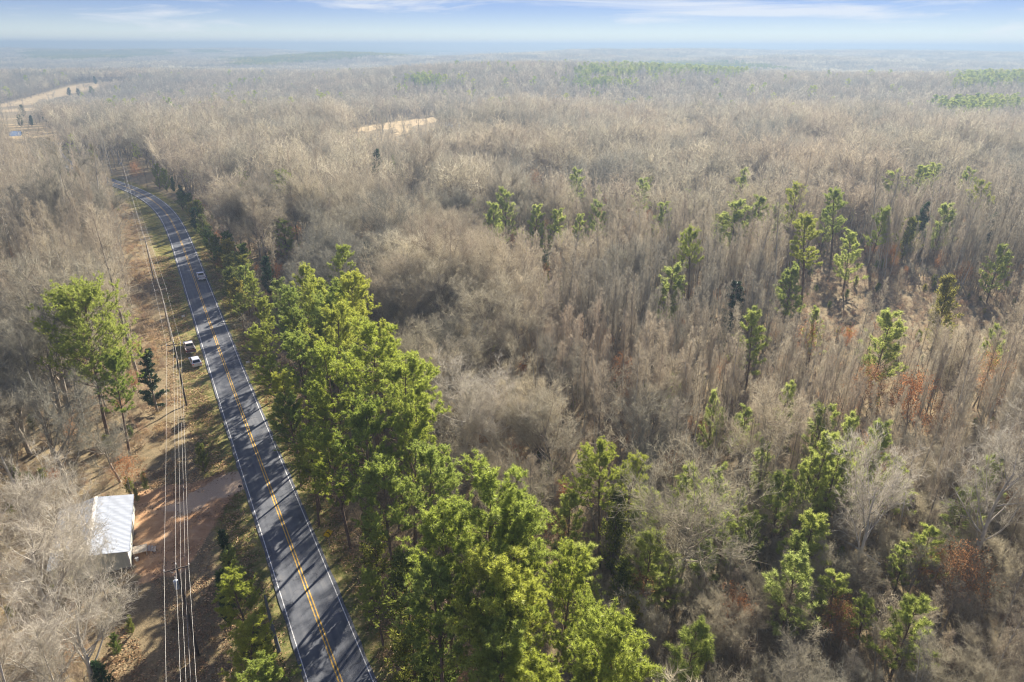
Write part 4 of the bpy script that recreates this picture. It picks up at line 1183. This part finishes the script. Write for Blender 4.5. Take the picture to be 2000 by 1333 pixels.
for k, (a_, b_, h_) in enumerate([(350, 374, 7), (370, 396, 8), (392, 424, 8), (404, 446, 8), (416, 462, 9), (426, 482, 9), (440, 500, 10), (448, 522, 10), (456, 548, 10), (470, 500, 11), (440, 470, 11)]):
    T('cedar', a_, b_, h_, 'olive cedar in the hedge like row along the right road edge above the driving pickup', group='hedge row of cedars along the right road edge', wide=1.5, var=1)
# notable bare trees
T('pale', 80, 905, 17, 'large pale bare tree above the shed on the left', wide=1.1, var=0)
T('pale', 15, 1000, 18, 'large pale bare tree beside the shed at the left edge', wide=1.3, var=1)
T('pale', 165, 1020, 12, 'pale bare tree whose limbs cross the shed roof', wide=.6, var=0)
T('pale', 110, 1130, 15, 'pale bare tree in the lower left corner', wide=1.2, var=1)
T('pale', 25, 1180, 16, 'pale bare tree at the lower left edge', wide=1.2, var=0)
T('spreading', 75, 760, 17, 'dark limbed bare tree under the big spreading pine', wide=1.1, var=2)
T('spreading', 205, 830, 10, 'low arching bare tree at the wood edge left of the wires', wide=1.2, var=1)
T('pale', 905, 712, 18, 'large white limbed bare tree in the centre woods', wide=1.3, var=0)
T('pale', 965, 760, 16, 'second white limbed bare tree in the centre woods', wide=1.2, var=1)
T('spreading', 965, 560, 19, 'dark limbed spreading oak in the centre woods', wide=1.25, var=2)
T('spreading', 800, 480, 19, 'broad rounded grey oak in the centre woods', wide=1.35, var=0)
T('spreading', 1340, 905, 19, 'big crooked grey tree right of the dark hollow', wide=1.1, var=2)
T('pale', 1728, 870, 20, 'dead white branched tree on the right', wide=.75, var=1)
T('pale', 1985, 830, 22, 'thick pale trunked tree at the right edge', wide=.9, var=0)
T('spreading', 1530, 740, 20, 'grey double trunked tree with open crown, centre right', wide=.9, var=1)
T('spreading', 1090, 770, 17, 'dark trunked bare clump behind the pine belt', wide=1.1, var=3)
T('spreading', 400, 300, 15, 'round grey oak by the bend', wide=1.2, var=0)
for a_, b_, h_, lb in ((716, 452, 7, 'orange leaved oak in the centre woods above the small dark cedar'), (1850, 790, 9, 'rust leaved tree low on the right among bare trunks'),
                       (1100, 1010, 6, 'rust leaved sapling beside the near belt'), (1640, 1180, 6, 'orange leaved oak brush in the lower right thicket'),
                       (1895, 1080, 9, 'round dense tan brown tree near the lower right'), (240, 900, 6, 'rust leaved beech at the wood edge left of the wires'),
                       (110, 1250, 5, 'rust leaved saplings under pale trees, lower left'), (264, 320, 10, 'reddish tree behind the clearing at the bend'),
                       (1795, 745, 11, 'rust leaved tree in the brown stand towards the right edge'), (1700, 720, 10, 'rust brown tree left of the one in the brown stand on the right'),
                       (1930, 700, 10, 'rust leaved tree near the right edge above the pale thick trunk'), (1215, 700, 8, 'rust leaved sapling in the centre right bare woods'),
                       (1045, 340, 12, 'orange brown tree in the far centre of the woods'), (1590, 640, 9, 'rust leaved tree just below the dark hollow'),
                       (800, 1140, 4, 'brown leaved sapling on the road side of the near belt')):
    T('rusty', a_, b_, h_, lb)

# fallen and leaning trunks
def log(name, label, pts, r0, r1, material, cat='fallen trunk'):
    pts = np.array(pts, float)
    V, Tt = tubes(pts[None], np.linspace(r0, r1, len(pts))[None], 8)
    ob = bpy.data.objects.new(name, mesh_from(name, V, Tt, np.zeros(len(Tt)), [material])); col.objects.link(ob)
    tag(ob, label, cat)
x0, y0 = G(1565, 1008, .6); x1, y1 = G(1718, 1104, .4)
log('fallen_trunk', 'long white fallen trunk lying in the brush on the right', [(x0, y0, .9), ((x0*2+x1)/3, (y0*2+y1)/3, .75), ((x0+2*x1)/3+.2, (y0+2*y1)/3, .7), (x1, y1, .5)], .10, .17, simple('bleached_wood', (.62, .60, .56), .8))
xa, ya = G(518, 1170, 7.0)
log('dead_trunk', 'bluish grey dead pine trunk with broken top beside the road, bottom left', [(xa+.6, ya-.3, -.1), (xa+.3, ya-.1, 2.5), (xa+.1, ya, 5), (xa, ya, 7.4)], .22, .12, simple('dead_grey_wood', (.16, .17, .19), .85), 'dead tree')

# ---------------------------------------------------------------- the rest of the woods
SLIMZ = [[(1000, 450), (1480, 360), (2300, 330), (2300, 900), (1760, 870), (1500, 820), (1250, 720), (1050, 640)],
         [(-300, 230), (230, 250), (262, 560), (150, 590), (-300, 640)]]
SPREADZ = [[(520, 400), (1000, 390), (1080, 560), (1180, 880), (860, 920), (800, 720), (640, 560)]]
BELT = [(500, 560), (590, 545), (700, 625), (790, 715), (825, 830), (935, 905), (1060, 1030), (1150, 1090), (1185, 1200), (1160, 1450), (880, 1450), (760, 1180), (680, 1010), (600, 860), (545, 730)]
THICK = [(1230, 860), (1500, 800), (2400, 880), (2400, 1600), (1200, 1600), (1180, 1100)]
def jitter(r, s, ymin, ymax, rmin, rmax, margin=30):
    ys = np.arange(ymin, ymax, s)
    xs = []; yy = []
    for y in ys:
        w = .80*abs(y)+margin
        x = np.arange(-w, w, s); xs.append(x); yy.append(np.full(len(x), y))
    x = np.concatenate(xs); y = np.concatenate(yy)
    x = x+r.uniform(-.48, .48, len(x))*s; y = y+r.uniform(-.48, .48, len(y))*s
    d = np.hypot(x, y)
    k = (d >= rmin) & (d < rmax)
    return x[k], y[k]
def clear_mask(x, y, h, cr_):
    """True where a tree would stand in front of open ground or on the road"""
    z = hgt(x, y); bad = np.zeros(x.shape, bool); lot = np.random.RandomState(len(x)).rand(len(x))
    q = np.hypot(x, y)
    for f in (0.0, .25, .5, .75, .97):
        for s in (-1, 0, 1):
            wdt = cr_*s*(.15 if f < .3 else .8)
            px_, py_ = P(x+wdt, y, z+h*f)
            for poly in OPEN: bad |= inpoly(px_, py_, poly) & (y > 10)
            for poly in ALLCLEAR[len(OPEN):]: bad |= inpoly(px_, py_, poly) & (lot < .97)
    n = (np.abs(x) < 420) & (y > -120) & (y < 600)
    o_ = np.full(x.shape, 1e6)
    if n.any(): o_[n], _ = road_off(x[n], y[n])
    bad |= (np.abs(o_+2.0) < 8.5)
    bad |= np.hypot(x-bx0, y-by0) < 9.5
    for (ax_, ay_) in pole_xy[1:]: bad |= np.hypot(x-ax_, y-ay_) < 4
    # the strip under the wires behind the camera
    bad |= (y < 45) & (np.abs(o_+20) < 22) & (y < 30)
    return bad
r = np.random.RandomState(99)
x, y = jitter(r, 5.2, 22, 620, 24, 600)
TA = np.array(TREES)
h = 15+r.rand(len(x))*6
px_, py_ = P(x, y, h+hgt(x, y))
slim = np.zeros(len(x), bool)
for z_ in SLIMZ: slim |= inpoly(px_, py_, z_)
belt = inpoly(px_, py_, BELT)
thick = inpoly(px_, py_, THICK)
u = r.rand(len(x))
kind = np.where(u < .74, 'spreading', 'slim').astype(object)
for z_ in SPREADZ:
    k = inpoly(px_, py_, z_); kind[k] = np.where(u[k] < .93, 'spreading', 'slim')
kind[slim] = np.where(u[slim] < .10, 'spreading', 'slim')
kind[thick] = np.where(u[thick] < .42, 'spreading', np.where(u[thick] < .84, 'slim', 'young'))
kind[belt] = np.where(u[belt] < .60, 'pine', np.where(u[belt] < .75, 'spreading', 'none'))
ev = (~belt) & (~thick) & (u > .985); kind[ev] = 'young'
h = np.where(kind == 'young', 8+r.rand(len(x))*5, h); h = np.where(kind == 'slim', h+1.5, h)
h = np.where((kind == 'spreading') & thick, h*.62, h); h = np.where((kind == 'slim') & thick, h*.72, h)
h = np.where(kind == 'pine', 18+r.rand(len(x))*6, h)
h = np.where((kind == 'spreading') & belt, 8, h)
stand = 1+.20*np.sin(x/33+1.7*np.sin(y/41))*np.cos(y/29)+.10*np.sin(x/13+y/17)+r.normal(size=len(x))*.07
h = np.where((kind == 'spreading') | (kind == 'slim'), h*stand*.98, h)
h = np.where(((kind == 'spreading') | (kind == 'slim')) & (r.rand(len(x)) < .07), h*1.2, h)
crr = np.where(kind == 'spreading', h*.30, np.where(kind == 'pine', 3.6, 2.0))
bad = clear_mask(x, y, h, crr) | (kind == 'none')
# keep off the trees already set; spreading trees need more room
for (tx, ty, tr_) in TREES: bad |= np.hypot(x-tx, y-ty) < tr_+1.2
Dc = np.hypot(np.hypot(x, y), H-h)
for (pa, pb, pD, pw_, pdp) in PROTECT:
    bad |= (Dc < pD) & (np.abs(px_-pa) < pw_*1.0+crr*FPX/Dc*.55) & (py_ < pb+pdp*np.where(thick, .55, 1.0)) & (Dc > pD*.55) & (~belt)
keep = ~bad
drop = (kind == 'spreading') & (r.rand(len(x)) < .22) & (~thick); keep &= ~drop
x, y, h, kind, px_, py_, thick, belt = [q[keep] for q in (x, y, h, kind, px_, py_, thick, belt)]
dist = np.hypot(np.hypot(x, y), H-h*.6)
inview = (px_ > -60) & (px_ < 2060) & (py_ < 1500)
size = np.where(inview, h/dist, 0)
order = np.argsort(-size)
def zone(px_, py_):
    if px_ < 300 and py_ < 620: return 'in the dense wood left of the road'
    if px_ < 320: return 'in the wood around the shed at the lower left'
    if py_ < 560 and px_ < 1000: return 'right of the road above the pine belt'
    if px_ < 1230 and py_ < 900: return 'in the woods just behind the pine belt'
    if px_ < 1230: return 'among the near pines of the belt'
    if py_ > 880: return 'in the thicket at the lower right'
    if py_ > 620: return 'in the grove right of centre'
    return 'around the dark hollow on the right'
DESC = {'spreading': 'bare tree with broad brown crown', 'slim': 'tall slender bare tree', 'pine': 'green pine filling the belt',
        'young': 'small yellow green pine'}
seen_lb = set()
nb = 0; used = np.zeros(len(x), bool)
n_named_bare = sum(1 for o_ in col.objects if o_.name.startswith('bare_tree') and o_.type == 'EMPTY')
for i in order:
    if size[i] <= 0: break
    k = kind[i]
    if k in ('spreading', 'slim'):
        if nb >= 300-n_named_bare: continue
        nb += 1
    elif k == 'young' and dist[i] > 330: continue
    if k == 'young' and dist[i] > 330: continue
    z_ = zone(px_[i], py_[i])
    lb = DESC[k]+' '+z_
    if k in ('spreading', 'slim'):
        best = None
        for (la, lb_, ll) in LAND:
            q = math.hypot(la-px_[i], lb_-py_[i])
            if 12 < q < 85 and (best is None or q < best[0]): best = (q, la-px_[i], lb_-py_[i], ll)
        if best:
            side_ = ('left of' if best[1] > 0 else 'right of') if abs(best[1]) > abs(best[2]) else ('behind' if best[2] > 0 else 'in front of')
            cand = f"{'broad' if k == 'spreading' else 'slender'} bare tree {side_} the {best[3]}"
            if cand not in seen_lb: lb = cand; seen_lb.add(cand)
    tree(k, float(x[i]), float(y[i]), float(h[i]), lb, group={'spreading': 'broad bare trees ', 'slim': 'slender bare trees ', 'pine': 'pines ', 'young': 'small pines '}[k]+z_,
         wide=float(r.uniform(.85, 1.15)))
    used[i] = True

# everything past the limit: one object per kind, instanced from shared forms
def forms(name, meshes):
    c = bpy.data.collections.new(name)
    for me in meshes:
        o_ = bpy.data.objects.new(name, me); c.objects.link(o_)
    return c
def scatter(name, label, cat, pts, rot, scl, idx, coll):
    n = len(pts)
    me = bpy.data.meshes.new(name); me.vertices.add(n); me.vertices.foreach_set('co', np.asarray(pts, np.float32).ravel())
    a_ = me.attributes.new('turn', 'FLOAT_VECTOR', 'POINT'); a_.data.foreach_set('vector', np.stack([np.zeros(n), np.zeros(n), rot], 1).astype(np.float32).ravel())
    a_ = me.attributes.new('size', 'FLOAT_VECTOR', 'POINT'); a_.data.foreach_set('vector', np.asarray(scl, np.float32).ravel())
    a_ = me.attributes.new('form', 'INT', 'POINT'); a_.data.foreach_set('value', np.asarray(idx, np.int32))
    ob = bpy.data.objects.new(name, me); col.objects.link(ob); tag(ob, label, cat, kind='stuff')
    ng = bpy.data.node_groups.new(name, 'GeometryNodeTree')
    ng.interface.new_socket('Geometry', in_out='INPUT', socket_type='NodeSocketGeometry')
    ng.interface.new_socket('Geometry', in_out='OUTPUT', socket_type='NodeSocketGeometry')
    i_ = ng.nodes.new('NodeGroupInput'); o_ = ng.nodes.new('NodeGroupOutput')
    iop = ng.nodes.new('GeometryNodeInstanceOnPoints'); ci = ng.nodes.new('GeometryNodeCollectionInfo')
    ci.inputs['Collection'].default_value = coll; ci.inputs['Separate Children'].default_value = True; ci.inputs['Reset Children'].default_value = True
    iop.inputs['Pick Instance'].default_value = True
    def attr(nm, ty):
        q = ng.nodes.new('GeometryNodeInputNamedAttribute'); q.data_type = ty; q.inputs['Name'].default_value = nm; return q
    fa = attr('form', 'INT'); ta = attr('turn', 'FLOAT_VECTOR'); sa = attr('size', 'FLOAT_VECTOR')
    e2r = ng.nodes.new('FunctionNodeEulerToRotation')
    ng.links.new(i_.outputs[0], iop.inputs['Points']); ng.links.new(ci.outputs[0], iop.inputs['Instance'])
    ng.links.new(fa.outputs['Attribute'], iop.inputs['Instance Index']); ng.links.new(ta.outputs['Attribute'], e2r.inputs[0])
    ng.links.new(e2r.outputs[0], iop.inputs['Rotation']); ng.links.new(sa.outputs['Attribute'], iop.inputs['Scale'])
    ng.links.new(iop.outputs[0], o_.inputs[0])
    md = ob.modifiers.new('spread', 'NODES'); md.node_group = ng
    return ob
def put(name, label, cat, x, y, h, h0, coll, nform, wide=(.85, 1.15), zoff=-.05):
    n = len(x)
    if n == 0: return
    s = h/h0; w = s*r.uniform(wide[0], wide[1], n)
    return scatter(name, label, cat, np.stack([x, y, hgt(x, y)+zoff], 1), r.rand(n)*6.283, np.stack([w, w, s], 1), r.randint(0, nform, n), coll)
F_sp0 = forms('spreading_form', [one('spreading_form', spread_tree(s, 16, rc), BARK, TW) for s, rc in ((1, 6.5), (2, 5.6), (3, 7.0))])
F_sl0 = forms('slim_form', [one('slim_form', slim_tree(s, 19, 0, rc), BARKP if s % 2 else BARK, TWB) for s, rc in ((11, 2.4), (12, 3.0), (14, 2.7))])
F_sp1 = forms('spreading_far_form', [one('spreading_far_form', spread_tree(s, 16, 6.3, 1), BARK, TW) for s in (5, 6, 7)])
F_sl1 = forms('slim_far_form', [one('slim_far_form', slim_tree(s, 19, 1, 2.7), BARKP if s % 2 else BARK, TWB) for s in (15, 16, 17)])
F_sp2 = forms('spreading_distant_form', [one('spreading_distant_form', spread_tree(s, 16, 6.3, 2), BARK, TW) for s in (8, 9)])
F_sl2 = forms('slim_distant_form', [one('slim_distant_form', slim_tree(s, 19, 2, 2.7), BARK, TWB) for s in (18, 19)])
F_y1 = forms('young_pine_far_form', [one('young_pine_far_form', young_pine(s, 10, 1), BARKPINE, PY) for s in (44, 45)])
F_ru = forms('brown_leaved_form', [one('brown_leaved_form', rusty_tree(s), BARK, RUST) for s in (73, 74)])
F_p2 = forms('pine_distant_form', [one('pine_distant_form', pine_tree(s, 23, 2, .3, 4.8), BARKPINE, PN) for s in (35, 36)])
rest = ~used
def filler(s, ymin, ymax, rmin, rmax, zones, hh, lo, seedh):
    X_, Y_ = jitter(r, s, ymin, ymax, rmin, rmax)
    H_ = hh[0]+r.rand(len(X_))*(hh[1]-hh[0])
    a_, b_ = P(X_, Y_, H_+hgt(X_, Y_)); k_ = np.zeros(len(X_), bool)
    for z_ in zones: k_ |= inpoly(a_, b_, z_)
    k_ &= ~clear_mask(X_, Y_, H_, np.full(len(X_), 1.2)) & ~inpoly(a_, b_, BELT)
    D_ = np.hypot(np.hypot(X_, Y_), H-H_)
    for (pa, pb, pD, pw2, pdp) in PROTECT: k_ &= ~((D_ < pD) & (np.abs(a_-pa) < pw2*.9) & (b_ < pb+pdp*lo) & (D_ > pD*.55))
    return X_[k_], Y_[k_], H_[k_]
X_, Y_, H_ = filler(3.4, 60, 330, 60, 330, SLIMZ, (13, 19), .9, 0)
put('slender_grove', 'crowded slender grey trunks of the young groves', 'woods', X_, Y_, H_, 19, F_sl0, 3, (.55, .8))
X_, Y_, H_ = filler(3.0, 22, 150, 24, 150, [THICK], (3.5, 8.0), .5, 0)
k = r.rand(len(X_)) < .6
put('thicket', 'low bushy saplings of the thicket', 'brush', X_[k], Y_[k], H_[k], 16, F_sp0, 3, (.8, 1.2))
put('thicket', 'low upright saplings of the thicket', 'brush', X_[~k], Y_[~k], H_[~k], 19, F_sl0, 3, (1.2, 1.8))
X_, Y_, H_ = filler(4.2, 22, 300, 24, 300, [[(-400, 200), (2400, 200), (2400, 1700), (-400, 1700)]], (3.0, 7.0), .4, 0)
k = r.rand(len(X_)) < .7
put('understorey', 'bare understorey saplings beneath the tall trees', 'brush', X_[k], Y_[k], H_[k], 16, F_sp1, 3, (.9, 1.3))
put('understorey', 'small brown leaved understorey saplings', 'brush', X_[~k][::3], Y_[~k][::3], H_[~k][::3], 8, F_ru, 2, (.7, 1.0))
d2 = np.hypot(x, y)
for kd, f0, f1, h0, nm in (('spreading', F_sp0, F_sp1, 16, 'broad'), ('slim', F_sl0, F_sl1, 19, 'slender')):
    k = rest & (kind == kd) & (d2 < 230)
    put('bare_woods', f'{nm} bare hardwoods filling the woods between the nearer trees', 'woods', x[k], y[k], h[k], h0, f0, 3)
    k = rest & (kind == kd) & (d2 >= 230)
    put('bare_woods', f'{nm} bare hardwoods of the middle distance woods', 'woods', x[k], y[k], h[k], h0, f1, 3)
k = rest & (kind == 'young')
put('pine_scatter', 'scattered young pines of the middle distance woods', 'woods', x[k], y[k], h[k], 10, F_y1, 2)
# farther woods
PINEFAR = [[(605, 92), (700, 92), (835, 98), (835, 108), (700, 114), (610, 118)], [(1130, 126), (1300, 122), (1470, 124), (1470, 136), (1290, 136), (1130, 142)], [(1118, 150), (1200, 148), (1230, 158), (1120, 164)],
           [(795, 146), (870, 144), (880, 154), (800, 158)], [(1830, 188), (1990, 186), (1990, 204), (1850, 208)], [(40, 100), (330, 98), (330, 112), (60, 118)], [(430, 114), (570, 110), (600, 122), (460, 132)], [(1870, 140), (2100, 140), (2100, 155), (1870, 160)]]
x, y = jitter(r, 6.6, 300, 1500, 600, 1480)
h = 13+r.rand(len(x))*6
bad = clear_mask(x, y, h, h*.2); x, y, h = x[~bad], y[~bad], h[~bad]
px_, py_ = P(x, y, hgt(x, y)+h)
pf = np.zeros(len(x), bool)
for z_ in PINEFAR: pf |= inpoly(px_+r.normal(size=len(x))*14, py_+r.normal(size=len(x))*2.2, z_)
pf &= r.rand(len(x)) < .8
u = r.rand(len(x)); pf = pf | (u > .990)
k = pf & (r.rand(len(x)) < .8)
put('far_pines', 'dark and green pines in bands through the far woods', 'woods', x[k], y[k], h[k]*1.1, 23, F_p2, 2, (1.2, 1.6))
k = ~pf & (u < .5); put('far_woods', 'broad bare trees of the far woods', 'woods', x[k], y[k], h[k], 16, F_sp2, 2)
k = ~pf & (u >= .5); put('far_woods', 'slender bare trees of the far woods', 'woods', x[k], y[k], h[k], 19, F_sl2, 2, (1.2, 1.6))
# patches of wood to the horizon
def patch(seed, pine=False, n=46, R=34):
    rr = np.random.RandomState(seed); parts_w, parts_t = [], []
    for i in range(n):
        a_ = rr.rand()*6.28; q = R*math.sqrt(rr.rand()); cx, cy = q*math.cos(a_), q*math.sin(a_)
        hh_ = rr.uniform(12, 18); m_ = 46
        c_ = rnd_dir(rr, m_)*np.array([2.9, 2.9, hh_*.36])*rr.uniform(.5, 1, (m_, 1))+np.array([cx, cy, hh_*.62])
        dd_ = norm(c_-np.array([cx, cy, hh_*.35]))+rnd_dir(rr, m_)*.4
        parts_t.append(slivers(rr, c_, norm(dd_), 2.4 if not pine else 2.0, .62 if not pine else 1.1))
        parts_w.append(slivers(rr, np.array([[cx, cy, -1.]]), np.array([[0, 0, 1.]]), hh_, .7))
    return parts_w, parts_t
F_pb = forms('wood_patch_form', [one('wood_patch_form', patch(s), BARK, TW) for s in (81, 82, 83)])
F_pp = forms('pine_patch_form', [one('pine_patch_form', patch(s, True), BARKPINE, CD) for s in (84, 85)])
for (s, ra, rb, wd) in ((42, 1450, 4200, 1.0), (90, 4150, 16500, 2.3)):
    x, y = jitter(r, s, 600, rb, ra, rb, 200)
    h = 16+r.rand(len(x))*3
    px_, py_ = P(x, y, hgt(x, y)+12)
    pf = np.zeros(len(x), bool)
    for z_ in PINEFAR: pf |= inpoly(px_+r.normal(size=len(x))*8, py_+r.normal(size=len(x))*1.2, z_)
    nzv = np.sin(x/310+.5)*np.cos(y/270)+.6*np.sin(x/130+y/190)
    pf |= (nzv > 1.15)
    for k, f_, nm, lb in ((~pf, F_pb, 'distant_woods', 'bare woods'), (pf, F_pp, 'distant_pines', 'pine stands')):
        put(nm, f'{lb} {"of the ridges" if wd == 1 else "fading into haze towards the horizon"}', 'woods', x[k], y[k], h[k], 16, f_, 3 if f_ is F_pb else 2, (wd*.9, wd*1.15))

# ---------------------------------------------------------------- brush, saplings and grass
F_b = forms('brush_form', [one('brush_form', bush(s), BARK, BRUSH) for s in (91, 92, 93)])
F_g = forms('grass_form', [one_ for one_ in [mesh_from('grass_form', *join([(a_, b_, 0) for a_, b_ in grass_patch(s)[1]]), [GRASS]) for s in (94, 95)]])
F_t = forms('tall_grass_form', [mesh_from('tall_grass_form', *join([(a_, b_, 0) for a_, b_ in grass_patch(s, 90, .8, .028, .6)[1]]), [STRAW]) for s in (96, 97)])
LEAFM = leafy('fallen_leaves', [(0.44, 0.28, 0.15), (0.30, 0.20, 0.12), (0.56, 0.40, 0.24), (0.22, 0.15, 0.10)], 0.2, 0.5)
def leaf_patch(seed, n=60, rad=1.1):
    q = np.random.RandomState(seed)
    P0 = q.normal(size=(n, 3))*rad*.5; P0[:, 2] = q.uniform(.01, .08, n)
    D = q.normal(size=(n, 3)); D[:, 2] *= .25
    return leaves(q, P0, norm(D), q.uniform(.14, .30, n), .13)
F_l = forms('leaf_patch_form', [mesh_from('leaf_patch_form', *join([(*leaf_patch(s), 0)]), [LEAFM]) for s in (101, 102, 103)])
F_e = forms('green_undergrowth_form', [one('green_undergrowth_form', cedar_tree(s, 3, 1.1, 900), BARK, CD) for s in (98, 99)])
def offroad(x, y):
    o_, s_ = road_off(x, y)
    return o_
x, y = jitter(r, 2.3, 22, 330, 24, 320, 20)
o_ = offroad(x, y); px_, py_ = P(x, y, np.zeros(len(x)))
opn = inpoly(px_, py_, OPEN[0]); yard = inpoly(px_, py_, YARD) | inpoly(px_, py_, DRIVE) | inpoly(px_, py_, PULL)
left_strip = opn & (o_ < -11) & (py_ < 900) & ~yard
okb = (np.abs(o_+1.5) > 9) & (np.hypot(x-bx0, y-by0) > 8.5) & ~yard & (~opn | (left_strip & (r.rand(len(x)) < .55)))
xb, yb = x[okb], y[okb]
put('brush', 'brown leafless brush and saplings under the trees and below the wires', 'brush', xb, yb, .8+r.rand(len(xb))*1.5, 1.6, F_b, 3)
k = okb & ~opn & (r.rand(len(x)) < .05)
put('green_undergrowth', 'small evergreen shrubs scattered through the understorey', 'shrubs', x[k], y[k], 1.2+r.rand(k.sum())*2, 3, F_e, 2)
k = left_strip & (r.rand(len(x)) < .9)
x2 = np.repeat(x[k], 2)+r.normal(size=2*k.sum())*.7; y2 = np.repeat(y[k], 2)+r.normal(size=2*k.sum())*.7
put('dry_grass', 'tall brown broomsedge grass in the strip below the wires', 'grass', x2, y2, .5+r.rand(len(x2))*.6, .8, F_t, 2)
x3, y3 = jitter(r, 1.35, 30, 240, 30, 230, 20)
o3 = offroad(x3, y3); pa_, pb_ = P(x3, y3, np.zeros(len(x3)))
k = (inpoly(pa_, pb_, OPEN[0]) | ((np.abs(o3) < 16) & (o3 > 4))) & (np.abs(o3) > 4.2) & ~inpoly(pa_, pb_, DRIVE) & (np.hypot(x3-bx0, y3-by0) > 7)
k &= r.rand(len(x3)) < np.where(inpoly(pa_, pb_, YARD), .22, .75)
put('fallen_leaves', 'fallen brown leaves over the strip, the yard edges and the verges', 'leaves', x3[k], y3[k], np.full(k.sum(), 1.0), 1.0, F_l, 3, (.8, 1.4), zoff=.0)
k = inpoly(pa_, pb_, OPEN[0]) & (o3 < -9) & (pb_ > 880) & ~inpoly(pa_, pb_, YARD) & ~inpoly(pa_, pb_, DRIVE) & (np.hypot(x3-bx0, y3-by0) > 8) & (r.rand(len(x3)) < .35)
put('dry_grass', 'short dry grass clumps on the open ground below the yard', 'grass', x3[k], y3[k], .2+r.rand(k.sum())*.4, .8, F_t, 2)
# verge grass
ss = r.uniform(0, RS[-1], 26000); side = r.rand(26000) < .55
of = np.where(side, -3.5-np.abs(r.normal(size=26000))*3.0, 3.5+np.abs(r.normal(size=26000))*2.2)
ii = np.clip(np.searchsorted(RS, ss), 0, len(RC)-1); gxy = RC[ii]+RN[ii]*of[:, None]
px_, py_ = P(gxy[:, 0], gxy[:, 1], np.zeros(len(ss)))
k = ~(inpoly(px_, py_, YARD) | inpoly(px_, py_, DRIVE) | inpoly(px_, py_, PULL))
put('verge_grass', 'short winter grass on both verges of the road', 'grass', gxy[k, 0], gxy[k, 1], .15+r.rand(k.sum())*.2, .35, F_g, 2, zoff=-.12)

# ---------------------------------------------------------------- far farm: pond, white buildings
pd = [(15, 262), (24, 258.5), (40, 258.5), (48, 262), (40, 267), (20, 268)]
pp = [G(*q) for q in pd]
me = bpy.data.meshes.new('pond'); zz = max(float(hgt(*q)) for q in pp)+.15
me.from_pydata([(*q, zz) for q in pp], [], [list(range(len(pp)))]); me.materials.append(simple('pond_water', (.10, .12, .13), .05, 0, .0, 1, spec=1.0))
pw_ = bpy.data.objects.new('pond', me); col.objects.link(pw_); tag(pw_, 'small bright pond in the far field at the left edge', kind='structure')
HW = simple('white_siding', (.75, .75, .73), .7); HR = simple('grey_shingles', (.30, .33, .38), .6)
def farmhouse(px_, py_, L, W, hh_, rz, label, rm):
    x, y = G(px_, py_); z = float(hgt(x, y))
    f = thing('farmhouse', label, 'house', (x, y, z), rz)
    q = MB(); q.box(-L/2, L/2, -W/2, W/2, -1, hh_); q.build('wall', HW, f)
    q = MB(); q.prism([(-W/2-.4, hh_+.01), (W/2+.4, hh_+.01), (0, hh_+W*.35)], -L/2-.4, L/2+.4); rr_ = q.build('roof', rm, f)
    q = MB(); q.box(L*.2, L*.2+.7, .2, .9, hh_+W*.2, hh_+W*.35+.8); q.build('chimney', BLOCK, rr_)
    for xx in (-L*.3, 0, L*.3):
        q = MB(); q.box(xx-.6, xx+.6, -W/2-.06, -W/2-.005, 1.0, 2.3); q.build('window', GLASS, f)
farmhouse(137, 226, 11, 7, 3, .4, 'small white house among bare trees at the upper left', HW)
farmhouse(880, 258, 14, 9, 4, .2, 'pale blue roofed house below the tan field in the middle distance', simple('pale_blue_roof', (.55, .66, .78), .4))

# ---------------------------------------------------------------- air
q = MB(); q.box(-17500, 17500, -600, 17500, -60, 77)
mt, t = mat('haze_air')
o = N(t, 'ShaderNodeOutputMaterial'); pv = N(t, 'ShaderNodeVolumePrincipled')
pv.inputs['Color'].default_value = (.205, .285, .39, 1); pv.inputs['Density'].default_value = HAZE_DENSITY; pv.inputs['Anisotropy'].default_value = .25
t.links.new(pv.outputs[0], o.inputs['Volume'])
hz = q.build('haze', mt); hz['kind'] = 'stuff'; hz['label'] = 'thin pale blue haze lying over the woods to the horizon'
